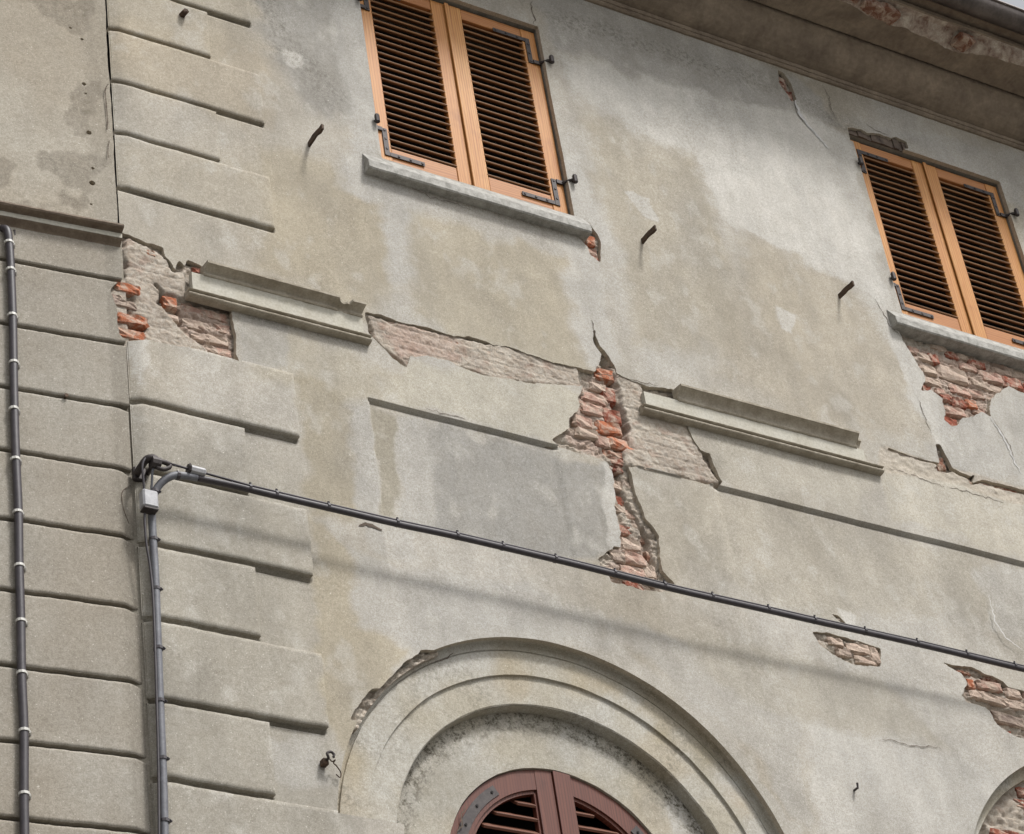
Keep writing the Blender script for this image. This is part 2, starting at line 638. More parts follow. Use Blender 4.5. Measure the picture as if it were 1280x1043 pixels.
# ---- measured lines of the main facade
WU0, WU1 = P(477, 197.7)[0], P(717.4, 265.7)[0]
WZ0, WZ1 = 9.425+EYE, P(670, 33.5)[2]+0.005
SPAN = P(1126.4, 387.8)[0]-WU0
WIN = [(WU0, WU1), (WU0+SPAN, WU1+SPAN)]
AC = np.array([7.270*0.85, 6.322*0.85+EYE])          # arch centre
AR = 1.428*0.85
AR2 = 1.058*0.85
AR3 = 0.722*0.85
ARCHES = [AC, AC+np.array([SPAN, 0])]
ZIMP = P(432, 1018)[2]
ZF = P(870, 600)[2]                                  # foot of the frieze
UPAN = P(461, 500)[0]
ZCOR = P(1000, 93)[2]                                # foot of the cornice

# ---- where the plaster has come away
ZC = lambda pts: Z(680, 400, 2.98, pts)
ZH3 = lambda pts: Z(1110, 380, 3.724, pts)
HOLES = []
HOLES.append(Z(130, 280, 5.215, [(110, 60), (160, 75), (240, 105), (330, 135), (385, 160), (400, 210), (440, 250), (460, 298), (495, 242), (525, 275), (545, 235), (600, 250), (640, 275), (700, 300), (690, 330), (640, 360), (700, 420), (700, 505), (760, 525), (835, 540), (838, 600), (852, 700), (860, 820), (882, 922), (750, 880), (690, 850), (600, 835), (480, 825), (300, 790), (165, 772), (90, 770)]))
jt = Z(427, 350, 2.979, [(85, 120), (140, 130), (240, 165), (300, 175), (420, 208), (500, 216), (560, 240), (640, 252), (720, 287), (800, 310), (880, 328), (945, 342)])
jt2 = ZC([(200, 170), (215, 130), (186, 92), (182, 40), (188, 38), (197, 75), (215, 105), (240, 135), (262, 170), (268, 200), (330, 225), (380, 245), (450, 255), (520, 262)])
jr = Z(790, 460, 3.879, [(230, 150), (262, 250), (290, 330), (330, 402), (375, 415), (400, 480), (437, 552), (430, 572), (330, 552), (200, 512), (100, 484), (20, 474)])
jc = ZC([(322, 545), (328, 570), (338, 620), (362, 682), (387, 742), (412, 768), (432, 800), (432, 870), (442, 930), (482, 970), (497, 995), (440, 1010), (380, 1002), (330, 992), (250, 972), (240, 940), (215, 915), (208, 890), (260, 842), (288, 842), (288, 790), (270, 722), (268, 640), (258, 562), (240, 527), (170, 502), (60, 472), (28, 446), (92, 402), (98, 362), (133, 332), (128, 292), (148, 237)])
jl = Z(427, 350, 2.979, [(880, 398), (800, 388), (720, 387), (600, 367), (480, 342), (400, 302), (320, 282), (255, 287), (242, 327), (190, 292), (140, 242), (100, 200)])
HOLES.append(jt+jt2+jr+jc+jl)
HOLES.append(ZH3([(36, 70), (52, 130), (75, 180), (130, 270), (160, 320), (175, 350), (158, 402), (200, 400), (250, 440), (266, 500), (262, 540), (300, 572), (330, 560), (345, 532), (400, 522), (440, 500), (475, 522), (480, 440), (520, 412), (560, 380), (600, 402), (640, 422), (800, 470), (800, 280), (640, 235), (300, 130)]))
HOLES.append(ZH3([(0, 670), (100, 707), (200, 734), (240, 742), (220, 655), (240, 652), (270, 708), (300, 764), (350, 788), (385, 804), (402, 793), (396, 832), (440, 818), (540, 843), (640, 868), (760, 902), (760, 936), (640, 892), (540, 866), (430, 836), (385, 842), (370, 818), (300, 784), (252, 790), (222, 772), (212, 764), (232, 752), (150, 730), (60, 703), (0, 682)]))
HOLES.append(Z(1120, 780, 3.97, [(228, 178), (300, 200), (380, 203), (440, 235), (540, 278), (562, 306), (635, 330), (720, 362), (790, 425), (830, 505), (770, 575), (700, 585), (640, 575), (560, 545), (500, 502), (465, 432), (440, 412), (350, 392), (328, 352), (360, 292), (330, 240)]))
HOLES.append(Z(854, 693, 2.979, [(488, 283), (540, 285), (640, 312), (742, 345), (737, 416), (640, 410), (560, 372), (510, 332)]))
HOLES.append(Z(854, 693, 2.979, [(556, 213), (585, 222), (612, 248), (630, 272), (612, 268), (590, 244)]))
HOLES.append(Z(600, 100, 4.345, [(500, 815), (545, 865), (585, 905), (600, 950), (655, 992), (657, 880), (640, 835), (600, 785)]))
HOLES.append(Z(854, 0, 2.979, [(352, 262), (370, 268), (402, 310), (422, 372), (405, 380), (385, 347), (358, 312)]))
HOLES.append(Z(1040, 140, 3.067, [(58, 58), (110, 66), (135, 80), (180, 84), (225, 100), (245, 96), (285, 116), (292, 140), (200, 150), (70, 110)]))
HOLES.append(Z(427, 350, 2.979, [(62, 913), (112, 906), (152, 936), (100, 937)]))
HOLES[10] = Z(400, 760, 3.685, [(140, 515), (165, 465), (240, 372), (275, 368), (400, 245), (470, 195), (525, 195), (500, 230), (420, 275), (330, 355), (262, 435), (215, 535), (180, 515)])
HOLES_UZ = [UZ(h) for h in HOLES]
RAG = [0.010, 0.011, 0.011, 0.004, 0.009, 0.009, 0.003, 0.006, 0.004, 0.006, 0.008]

def hole_field(U, Zz):
    """positive where plaster is whole, negative inside the losses"""
    F = np.full(U.shape, 0.5)
    jit = (fbm(U*28, Zz*28, 4, 3)-0.5)*2
    for poly, rag in zip(HOLES_UZ, RAG):
        lo = poly.min(0)-0.1; hi = poly.max(0)+0.1
        mk = (U > lo[0]) & (U < hi[0]) & (Zz > lo[1]) & (Zz < hi[1])
        if mk.any():
            d = sdf_poly(U[mk], Zz[mk], poly)+jit[mk]*rag
            F[mk] = np.minimum(F[mk], d)
    return F

def opening_field(U, Zz):
    F = np.full(U.shape, 1.0)
    for a, b in WIN:
        d = np.maximum(np.maximum(a-U, U-b), np.maximum(WZ0-Zz, Zz-WZ1))
        F = np.minimum(F, d)
    for c in ARCHES:
        du = np.abs(U-c[0]); dz = Zz-c[1]
        rr = np.where(dz > 0, np.hypot(du, dz), du)
        d1 = np.maximum(rr-AR, ZIMP-Zz)
        d2 = rr-AR2
        F = np.minimum(F, np.minimum(d1, d2))
    return F

def main_field(U, Zz):
    return np.minimum(hole_field(U, Zz), opening_field(U, Zz))

# ---- stains: soft-edged patches of different renderings and repairs (photo outline, colour, softness m, strength)
PATCH = [
    ([(310, -20), (450, -20), (462, 170), (400, 150), (345, 70)], (166, 164, 155), 0.07, 0.85),
    ([(130, 20), (330, 60), (335, 160), (140, 100)], (192, 171, 136), 0.06, 0.55),
    ([(130, -30), (310, -20), (320, 50), (260, 75), (135, 30)], (188, 174, 146), 0.06, 0.6),
    ([(145, 170), (330, 210), (345, 285), (150, 235)], (190, 179, 156), 0.05, 0.5),
    ([(320, 180), (460, 230), (505, 345), (470, 400), (330, 330)], (189, 173, 139), 0.07, 0.7),
    ([(430, -20), (455, -20), (480, 205), (522, 262), (522, 340), (496, 362), (468, 255), (425, 240), (442, 150), (418, 60)], (194, 193, 188), 0.04, 0.9),
    ([(515, 265), (700, 318), (735, 470), (520, 400), (508, 300)], (187, 173, 142), 0.05, 0.75),
    ([(470, 205), (720, 270), (740, 300), (700, 320), (510, 262)], (188, 185, 172), 0.04, 0.6),
    ([(705, 285), (752, 330), (770, 455), (735, 458), (712, 380)], (203, 200, 190), 0.03, 0.8),
    ([(690, 65), (860, 105), (875, 195), (800, 205), (735, 135)], (216, 215, 210), 0.06, 0.9),
    ([(700, 200), (722, 195), (765, 300), (750, 320), (720, 275)], (202, 201, 196), 0.02, 0.85),
    ([(735, 135), (870, 195), (900, 300), (930, 450), (800, 430), (775, 310), (740, 220)], (187, 174, 147), 0.06, 0.75),
    ([(930, 300), (1050, 340), (1130, 460), (1160, 560), (1000, 520), (900, 470)], (192, 178, 152), 0.08, 0.7),
    ([(848, 106), (1030, 150), (1062, 172), (1115, 385), (1040, 345), (900, 275), (872, 190)], (213, 211, 203), 0.03, 0.9),
    ([(660, -30), (720, -10), (990, 92), (1062, 160), (1030, 152), (848, 106), (690, 60)], (180, 178, 170), 0.04, 0.85),
    ([(1060, 150), (1280, 190), (1280, 260), (1140, 180)], (190, 188, 180), 0.05, 0.8),
    ([(424, 492), (463, 497), (479, 648), (440, 645)], (186, 184, 175), 0.02, 0.8),
    ([(465, 505), (500, 516), (502, 650), (481, 645)], (164, 154, 127), 0.015, 0.75),
    ([(500, 516), (534, 525), (562, 665), (508, 655)], (190, 186, 174), 0.02, 0.8),
    ([(534, 528), (690, 562), (770, 585), (785, 690), (700, 700), (556, 665)], (166, 165, 157), 0.03, 0.9),
    ([(752, 575), (778, 600), (788, 695), (768, 705), (758, 630)], (205, 207, 208), 0.012, 0.9),
    ([(515, 448), (725, 490), (722, 545), (690, 552), (470, 500), (500, 470)], (200, 193, 170), 0.03, 0.7),
    ([(300, 400), (430, 430), (500, 480), (450, 500), (310, 470)], (190, 178, 148), 0.05, 0.6),
    ([(296, 385), (370, 405), (360, 460), (300, 455)], (184, 184, 168), 0.02, 0.7),
    ([(786, 588), (1000, 632), (1280, 712), (1280, 770), (1050, 770), (835, 700)], (186, 177, 157), 0.05, 0.7),
    ([(366, 460), (430, 488), (442, 650), (388, 640)], (181, 166, 132), 0.03, 0.75),
    ([(385, 640), (437, 690), (452, 780), (512, 805), (432, 950), (404, 900), (388, 700)], (189, 173, 138), 0.025, 0.75),
    ([(437, 690), (700, 745), (1000, 860), (1010, 1060), (960, 960), (800, 815), (640, 782), (530, 812), (500, 790), (452, 780)], (191, 187, 174), 0.035, 0.7),
    ([(1005, 905), (1245, 960), (1235, 1060), (1020, 1060)], (203, 200, 192), 0.05, 0.85),
    ([(845, 780), (1100, 850), (1185, 930), (1010, 908), (900, 862)], (184, 176, 157), 0.05, 0.7),
    ([(1095, 570), (1300, 625), (1300, 705), (1110, 645)], (201, 193, 172), 0.03, 0.7),
    ([(880, 530), (1085, 585), (1080, 640), (905, 600)], (197, 191, 174), 0.04, 0.7),
    ([(1098, 385), (1125, 400), (1155, 470), (1195, 560), (1170, 562), (1128, 472)], (208, 206, 202), 0.02, 0.9),
    ([(1165, 535), (1240, 500), (1300, 480), (1300, 610), (1190, 585)], (200, 193, 178), 0.03, 0.7),
    ([(162, 425), (190, 432), (172, 492), (165, 480)], (208, 205, 208), 0.008, 0.85),
    ([(1220, 700), (1300, 720), (1300, 800), (1240, 790)], (196, 192, 180), 0.04, 0.7),
    ([(455, 650), (520, 665), (520, 700), (460, 680)], (196, 192, 180), 0.02, 0.6),
    ([(510, 760), (640, 770), (760, 800), (900, 890), (1000, 1043), (960, 1043), (870, 900), (740, 815), (620, 795)], (200, 196, 184), 0.02, 0.55),
    ([(352, 62), (378, 66), (380, 82), (360, 80)], (208, 206, 200), 0.012, 0.8),
    ([(780, 240), (815, 250), (822, 275), (800, 268)], (204, 200, 190), 0.01, 0.85),
    ([(972, 380), (995, 390), (990, 415), (978, 405)], (208, 206, 200), 0.012, 0.8),
    ([(338, 920), (400, 925), (400, 985), (345, 985)], (192, 192, 188), 0.03, 0.7),
    ([(1050, 755), (1075, 765), (1078, 785), (1060, 778)], (208, 208, 206), 0.008, 0.9),
]
def soft(c, k=0.22):
    m_ = sum(c)/3.0
    if max(c)-min(c) < 23:                             # lime repairs are plain grey-white
        return (m_*1.012, m_, m_*0.972)
    return tuple(v+(m_*f-v)*k for v, f in zip(c, (1.03, 1.0, 0.96)))
PATCH = [(UZ(p), lin(soft(c)), s, a) for p, c, s, a in PATCH]
# band where the string course was torn off: rough and pinkish
SCAR = UZ(ZH3([(-40, 655), (0, 665), (210, 738), (330, 770), (633, 862), (800, 905), (800, 985), (633, 935), (300, 840), (0, 785), (-40, 770)]))
MOULD_LINES = [(UZ([(690, 20), (850, 70), (1000, 120), (1070, 165)]), 0.16, 0.55),
               (UZ([(330, 0), (360, 60), (420, 120)]), 0.22, 0.6),
               (UZ([(500, 230), (700, 290)]), 0.05, 0.45),
               (UZ([(560, 530), (700, 562)]), 0.05, 0.3),
               (UZ([(310, 395), (460, 435)]), 0.03, 0.6),
               (UZ([(880, 545), (1100, 600)]), 0.03, 0.4)]

def main_colour(U, Zz):
    n1 = fbm(U*1.3, Zz*0.9, 5, 11)
    n2 = fbm(U*4.2, Zz*2.6, 5, 21)
    w = np.clip((n1-0.5)*2.6+0.5, 0, 1)[:, None]
    base = lin((186, 176, 158))*(1-w)+lin((194, 190, 182))*w
    # ground-floor quoins: greyer render
    lo = smooth(9.2, 8.6, Zz)*smooth(5.15, 4.85, U)
    base = base*(1-0.8*lo[:, None])+lin((172, 166, 152))*(0.8*lo[:, None])
    w1 = (fbm(U*7, Zz*7, 4, 31)-0.5)
    w2 = (fbm(U*7+40, Zz*7, 4, 41)-0.5)
    for poly, c, s, a in PATCH:
        l = poly.min(0)-3*s-0.05; h = poly.max(0)+3*s+0.05
        mk = (U > l[0]) & (U < h[0]) & (Zz > l[1]) & (Zz < h[1])
        if not mk.any():
            continue
        amp = 0.05+0.8*s
        d = sdf_poly(U[mk]+w1[mk]*amp*2, Zz[mk]+w2[mk]*amp*2, poly)
        k = (smooth(s, -s, d)*a*(0.62+0.76*np.clip(n2[mk], 0, 0.5)))[:, None]
        base[mk] = base[mk]*(1-k)+c*k
    mo = 1+(n2-0.5)[:, None]*0.42+(fbm(U*16, Zz*13, 4, 23)-0.5)[:, None]*0.22
    base = base*mo
    # vertical wash marks
    st = fbm(U*9, Zz*0.55, 4, 51)
    base = base*(1+(st-0.5)[:, None]*0.16)
    # lime bloom specks
    bl = fbm(U*11, Zz*8, 4, 61)
    k = smooth(0.58, 0.80, bl)[:, None]*0.45
    base = base*(1-k)+lin((206, 203, 195))*k
    d = sdf_poly(U, Zz, SCAR)
    k = smooth(0.012, -0.01, d+w1*0.05)[:, None]*0.65
    base = base*(1-k)+lin((202, 186, 166))*k
    g_ = np.zeros(len(U))
    for ln, wd, a in MOULD_LINES:
        dd = sdf_line(U, Zz, ln)
        g_ = np.maximum(g_, a*smooth(wd, 0, dd))
    g_ = g_*(0.5+fbm(U*3, Zz*3, 3, 71))
    return base, g_

JOINTS = [(P(a, b)[2], P(a, b)[0]) for a, b in ((313, 33), (262.8, 74.8), (329.9, 158), (274.5, 204), (343, 289.6), (372.5, 553), (310, 622), (389.6, 726), (323.9, 803), (408.9, 917), (342, 1001))]
def main_out(U, Zz):
    o = (fbm(U*2.2, Zz*2.2, 3, 5)-0.5)*0.008+(fbm(U*13, Zz*13, 3, 6)-0.5)*0.0022
    # sunk panel below the frieze: a square step at its head, running out towards the bottom
    zb = P(640, 715)[2]
    pan = (Zz < ZF).astype(float)*smooth(zb-0.25, zb+0.15, Zz)*smooth(UPAN-0.002, UPAN+0.01, U)
    # to the right of the great crack the step dies where the plaster is torn
    gap = smooth(P(690, 555)[0], P(700, 557)[0], U)*smooth(P(900, 605)[0], P(890, 603)[0], U)
    o = o-0.018*pan*(1-0.6*gap)
    slot = (Zz < ZF)*(Zz > ZF-0.021)*smooth(UPAN-0.002, UPAN+0.008, U)*(1-gap)
    o = o-0.034*slot
    for zj, uj in JOINTS:
        o = o-0.030*(np.abs(Zz-zj) < 0.012)*(U < uj-0.004)
    d = sdf_poly(U, Zz, SCAR)
    k = smooth(0.01, -0.015, d)
    o = o+k*((fbm(U*18, Zz*24, 5, 8)-0.62)*0.016+(fbm(U*60, Zz*80, 3, 18)-0.5)*0.007)
    # edges of the losses lift a little
    return o

us = np.arange(UC, 11.75, 0.008)
zs = np.arange(6.45, 13.05, 0.008)
k = int(np.argmin(np.abs(zs-ZF)))
zs[k] = ZF; zs[k-1] = ZF-0.0006; zs[k-3] = ZF-0.0205; zs[k-4] = ZF-0.0225; zs[k-5] = 0.5*(zs[k-4]+zs[k-6])
for zz in (WZ0, WZ1):
    k = int(np.argmin(np.abs(zs-zz))); zs[k] = zz-0.00005
plaster = build_sheet('plaster_face', FM, us, zs, main_field, main_out, main_colour, M['plaster'], house, 0.028)

# plain continuation of the facade beyond the part in view, and the wall body behind it
bm = bmesh.new()
UE, ZB = us[-1], zs[0]
for (a, b, c, d) in ((UE, 24, 0, 13.05), (UC, UE, 0, ZB)):
    vs = [bm.verts.new(v) for v in ((a, 0, c), (b, 0, c), (b, 0, d), (a, 0, d))]
    bm.faces.new(vs)
pl2 = bm_obj('plaster_field', bm, None, house)
setattr_arrays(pl2.data, np.tile(lin((188, 179, 158)), (len(pl2.data.vertices), 1)))
pl2.data.materials.append(M['plaster'])
# wall body: closes the building behind
bm = bmesh.new()
for (a, b, c, d) in ((UC+0.02, 24, 0, 13.6),):
    vs = [bm.verts.new(v) for v in ((a, 0.5, c), (b, 0.5, c), (b, 0.5, d), (a, 0.5, d))]
    bm.faces.new(vs)
bm_obj('wall_core', bm, M['dark'], house)

# ------------------------------------------------------------------ masonry behind the losses
CRACKS = [(UZ(ZC([(190, 60), (205, 110), (240, 165), (262, 260), (285, 340), (302, 400), (285, 480), (285, 560), (300, 640), (340, 720), (390, 800), (410, 880), (430, 960)])), 0.04, 0.075),
          (UZ(ZC([(255, 560), (280, 640), (290, 720), (315, 790), (340, 860), (320, 940)])), 0.05, 0.05),
          (UZ(ZH3([(225, 650), (260, 750), (385, 815), (640, 880), (760, 920)])), 0.02, 0.06),
          (UZ(Z(1120, 780, 3.97, [(270, 195), (400, 240), (540, 290), (640, 330)])), 0.018, 0.06),
          (UZ(Z(1120, 780, 3.97, [(470, 430), (490, 480), (560, 530), (640, 560)])), 0.016, 0.05),
          (UZ(Z(1120, 780, 3.97, [(470, 405), (560, 425), (640, 450)])), 0.012, 0.05),
          (UZ(Z(130, 280, 5.215, [(345, 390), (380, 450), (370, 510), (490, 545), (520, 640)])), 0.016, 0.06),
          (UZ(Z(130, 280, 5.215, [(560, 490), (700, 515), (830, 545)])), 0.02, 0.05),
          (UZ(ZH3([(50, 140), (130, 275), (175, 350)])), 0.015, 0.06),
          (UZ(Z(854, 0, 2.979, [(360, 275), (410, 370)])), 0.02, 0.05),
          (UZ(Z(854, 693, 2.979, [(545, 310), (600, 330), (625, 375)])), 0.012, 0.045)]
# scratch coat nearly level with the face (left of the great crack's head, and beside the corner)
SHALLOW = [UZ(Z(130, 280, 5.215, [(150, 75), (400, 200), (460, 300), (540, 300), (540, 480), (330, 420), (420, 560), (500, 660), (640, 790), (750, 880), (480, 825), (165, 770), (260, 700), (290, 620), (170, 560), (200, 420), (140, 380)])),
           UZ(Z(427, 350, 2.979, [(95, 120), (240, 165), (420, 205), (640, 250), (880, 325), (900, 405), (600, 372), (400, 310), (250, 330), (120, 210)])),
           UZ(Z(790, 460, 3.879, [(-110, -20), (60, 60), (60, 200), (260, 250), (430, 560), (330, 550), (0, 470), (-60, 470), (-20, 300), (-60, 100)])),
           UZ(Z(1120, 780, 3.97, [(330, 350), (450, 420), (480, 500), (600, 560), (640, 600), (500, 600), (380, 480)]))]
PINK = [UZ(Z(130, 280, 5.215, [(480, 500), (835, 540), (870, 915), (740, 875), (520, 650)])),
        UZ(ZC([(130, 230), (260, 210), (330, 480), (230, 520), (90, 430)])),
        UZ(ZC([(280, 780), (400, 800), (430, 1000), (240, 980)])),
        UZ(ZH3([(130, 200), (640, 260), (640, 400), (480, 430), (470, 520), (260, 560), (200, 400)])),
        UZ(Z(427, 350, 2.979, [(110, 140), (330, 180), (450, 230), (440, 290), (240, 300)]))]

def core_out(U, Zz):
    d = np.full(U.shape, 0.030)
    rel = np.ones(U.shape)
    w = (fbm(U*16, Zz*16, 3, 81)-0.5)
    for poly in SHALLOW:
        k = smooth(0.012, -0.012, sdf_poly(U, Zz, poly)+w*0.04)
        d = d*(1-k)+0.006*k
        rel = rel*(1-0.62*k)
    # lumpy courses
    cz = np.abs(((Zz+0.01*fbm(U*5, Zz*5, 2, 4))/0.066) % 1-0.5)*2
    d = d+0.008*smooth(0.7, 1.0, cz)*rel
    r = 1-np.abs(fbm(U*26, Zz*34, 4, 91)-0.5)*2
    d = d+((fbm(U*16, Zz*20, 4, 90)-0.5)*0.030+(r-0.75)*0.02)*rel
    d = d+(fbm(U*75, Zz*85, 3, 92)-0.5)*0.012*rel
    for ln, wd, dp in CRACKS:
        dd = sdf_line(U+w*0.05, Zz, ln)
        d = np.maximum(d, dp*smooth(wd, wd*0.25, dd))
    return -np.maximum(d, 0.001)

def core_colour(U, Zz):
    n = fbm(U*10, Zz*12, 5, 95)
    w = np.clip((n-0.5)*3+0.5, 0, 1)[:, None]
    c = lin((202, 192, 176))*(1-w)+lin((184, 172, 157))*w
    for poly in PINK:
        k = (smooth(0.02, -0.02, sdf_poly(U, Zz, poly)+(n-0.5)*0.12)*0.75)[:, None]
        c = c*(1-k)+(lin((196, 164, 148))*(1-w)+lin((206, 184, 168))*w)*k
    k = smooth(0.6, 0.75, fbm(U*14, Zz*20, 4, 97))[:, None]*0.35
    c = c*(1-k)+lin((182, 138, 118))*k
    return c, np.zeros(len(U))

core_parts = []
for q, poly in enumerate(HOLES_UZ):
    lo = poly.min(0)-0.05; hi = poly.max(0)+0.05
    lo[0] = max(lo[0], UC+0.001)
    hi[0] = min(hi[0], 11.7)
    if q == 9:
        continue
    def fld(U, Zz, poly=poly):
        return np.minimum(0.035-sdf_poly(U, Zz, poly), opening_field(U, Zz)+0.02)
    step = 0.006
    o = build_sheet('rubble_mortar', FM, np.arange(lo[0], hi[0], step), np.arange(lo[1], hi[1], step), fld, core_out, core_colour, M['mortar'], house, 0.05, False, None)
    core_parts.append(o)

# ------------------------------------------------------------------ bricks
def brick_mesh(seed):
    r = random.Random(seed)
    bm = bmesh.new()
    bmesh.ops.create_cube(bm, size=1.0)
    bmesh.ops.bevel(bm, geom=list(bm.edges), offset=0.11, segments=1, affect='EDGES')
    bmesh.ops.subdivide_edges(bm, edges=[e for e in bm.edges if e.calc_length() > 0.6], cuts=2, use_grid_fill=True)
    for v in bm.verts:
        v.co.x += r.gauss(0, 0.022)
        v.co.z += r.gauss(0, 0.032)
        v.co.y += r.gauss(0, 0.03)
    bmesh.ops.recalc_face_normals(bm, faces=bm.faces)
    me = bpy.data.meshes.new('brick')
    bm.to_mesh(me); bm.free()
    me.materials.append(M['brick'])
    return me
BRICKS = [brick_mesh(s) for s in range(9)]
TONES = {'o': (194, 124, 92), 'r': (164, 100, 82), 'd': (126, 80, 68), 'p': (198, 166, 152), 'w': (204, 188, 174), 'g': (172, 158, 148), 'b': (152, 112, 94)}
bpy.context.view_layer.update()
INV = {}
def inv_of(o):
    if o.name not in INV:
        bpy.context.view_layer.update()
        INV[o.name] = o.matrix_world.inverted()
    return INV[o.name]

def brick_at(parent, u, z, w, h, face, tone, tilt=0.0, depth=0.11, yaw=0.0):
    """face = how far the brick's outer face stands behind the plaster face"""
    o = link(bpy.data.objects.new('brick', random.choice(BRICKS)))
    o.scale = (w, depth, h)
    o.location = (u, face+depth/2, z)
    o.rotation_euler = (random.uniform(-0.05, 0.05), tilt+random.uniform(-0.05, 0.05), yaw+random.uniform(-0.05, 0.05))
    c = lin(TONES[tone])*random.uniform(0.85, 1.12)
    o.color = (*c, 1)
    fastparent(o, parent, inv_of(parent))
    return o

def bricks_px(parent, x0, y0, s, rows):
    for (x, y, w, h, tone, face) in rows:
        px, py, w, h = x0+x/s, y0+y/s, w/s, h/s
        q = P(px, py)
        du = P(px+w/2, py+0.13*w)[0]-P(px-w/2, py-0.13*w)[0]
        dz = P(px, py-h/2)[2]-P(px, py+h/2)[2]
        brick_at(parent, q[0], q[2], du, dz, face, tone)

bricks_px(core_parts[0], 130, 280, 5.215, [
    (160, 420, 165, 60, 'o', -0.006), (185, 625, 215, 72, 'o', -0.006), (175, 722, 200, 66, 'o', -0.006), (310, 182, 72, 40, 'o', 0.006),
    (440, 503, 95, 80, 'o', 0.008), (615, 292, 60, 40, 'r', 0.012), (130, 520, 170, 52, 'g', -0.002), (90, 480, 80, 40, 'g', 0.0),
    (600, 545, 150, 52, 'p', 0.026), (745, 575, 170, 52, 'p', 0.028), (630, 640, 190, 62, 'w', 0.025), (790, 660, 110, 66, 'p', 0.028),
    (760, 735, 170, 58, 'w', 0.027), (650, 720, 120, 45, 'w', 0.022), (800, 815, 110, 55, 'p', 0.028), (810, 888, 125, 42, 'p', 0.027), (715, 800, 90, 46, 'w', 0.02),
    (450, 600, 100, 42, 'w', 0.012), (560, 505, 90, 36, 'p', 0.03)])
bricks_px(core_parts[1], 680, 400, 2.98, [
    (232, 195, 75, 42, 'o', 0.012), (250, 268, 56, 56, 'r', 0.02), (195, 284, 95, 36, 'p', 0.016), (188, 325, 98, 42, 'p', 0.014), (258, 350, 78, 52, 'r', 0.014),
    (248, 398, 96, 46, 'o', 0.008), (152, 370, 74, 44, 'p', 0.014), (300, 457, 104, 40, 'o', 0.012), (275, 494, 62, 28, 'b', 0.02), (284, 518, 64, 26, 'r', 0.02),
    (284, 543, 52, 24, 'd', 0.03), (228, 446, 52, 42, 'p', 0.012), (170, 415, 90, 34, 'w', 0.014), (248, 488, 40, 40, 'o', 0.03), (300, 652, 52, 36, 'r', 0.05), (335, 705, 46, 36, 'p', 0.045),
    (312, 768, 64, 34, 'r', 0.03), (330, 828, 84, 42, 'w', 0.018), (345, 880, 92, 44, 'p', 0.016), (285, 870, 56, 44, 'g', 0.014), (340, 932, 96, 38, 'p', 0.012),
    (272, 935, 62, 34, 'w', 0.012), (405, 925, 56, 52, 'w', 0.026), (285, 600, 44, 36, 'w', 0.035), (300, 690, 44, 30, 'w', 0.035), (395, 965, 70, 34, 'g', 0.02), (352, 740, 40, 34, 'g', 0.05),
    (212, 240, 60, 30, 'w', 0.018), (340, 975, 80, 30, 'r', 0.02), (385, 790, 40, 36, 'b', 0.06), (415, 860, 36, 40, 'b', 0.05)])
bricks_px(core_parts[1], 427, 350, 2.979, [
    (320, 200, 165, 34, 'p', 0.012), (180, 165, 110, 34, 'w', 0.014), (430, 232, 50, 28, 'o', 0.014), (180, 205, 120, 32, 'w', 0.016), (520, 250, 110, 30, 'w', 0.012)])
bricks_px(core_parts[2], 1110, 380, 3.724, [
    (222, 250, 48, 44, 'r', 0.008), (308, 234, 60, 26, 'r', 0.012), (425, 273, 76, 28, 'r', 0.01), (310, 320, 140, 60, 'w', 0.010), (385, 285, 80, 32, 'p', 0.014),
    (492, 335, 112, 46, 'p', 0.010), (590, 362, 92, 50, 'r', 0.008), (690, 395, 100, 46, 'r', 0.01), (348, 396, 104, 40, 'p', 0.014), (440, 362, 86, 36, 'w', 0.016), (282, 430, 52, 34, 'r', 0.008),
    (340, 450, 64, 42, 'r', 0.014), (400, 463, 50, 42, 'o', 0.008), (325, 495, 104, 42, 'p', 0.012), (295, 545, 80, 44, 'r', 0.008), (180, 240, 66, 36, 'w', 0.014), (205, 300, 72, 36, 'w', 0.016),
    (130, 205, 60, 34, 'p', 0.02), (225, 355, 80, 36, 'w', 0.018), (420, 410, 90, 34, 'p', 0.02), (435, 490, 60, 30, 'p', 0.016), (500, 385, 90, 34, 'w', 0.02), (185, 390, 50, 30, 'r', 0.01),
    (545, 305, 90, 28, 'w', 0.02), (640, 330, 90, 28, 'w', 0.02), (730, 350, 90, 30, 'p', 0.016), (250, 195, 80, 26, 'w', 0.02), (360, 235, 60, 22, 'w', 0.022), (255, 400, 50, 30, 'p', 0.016)])
bricks_px(core_parts[3], 1110, 380, 3.724, [(256, 735, 44, 60, 'b', 0.02), (380, 818, 40, 30, 'b', 0.02), (560, 858, 120, 24, 'b', 0.024), (460, 838, 60, 22, 'p', 0.02)])
bricks_px(core_parts[4], 1120, 780, 3.97, [
    (475, 300, 125, 46, 'p', 0.010), (592, 335, 84, 50, 'w', 0.012), (380, 290, 44, 50, 'o', 0.012), (490, 365, 140, 44, 'w', 0.010), (610, 395, 110, 46, 'w', 0.012),
    (575, 472, 170, 56, 'g', 0.008), (465, 440, 34, 40, 'r', 0.03), (555, 525, 66, 22, 'r', 0.02), (420, 345, 90, 44, 'w', 0.012), (690, 360, 90, 50, 'p', 0.012), (720, 440, 110, 50, 'w', 0.012), (730, 520, 110, 46, 'p', 0.012),
    (500, 262, 110, 18, 'd', 0.03), (350, 232, 70, 16, 'b', 0.02)])
bricks_px(core_parts[5], 854, 693, 2.979, [(580, 318, 60, 30, 'w', 0.018), (665, 345, 90, 36, 'w', 0.016), (610, 360, 60, 30, 'g', 0.016), (690, 390, 80, 30, 'w', 0.012), (718, 370, 36, 60, 'w', 0.01)])
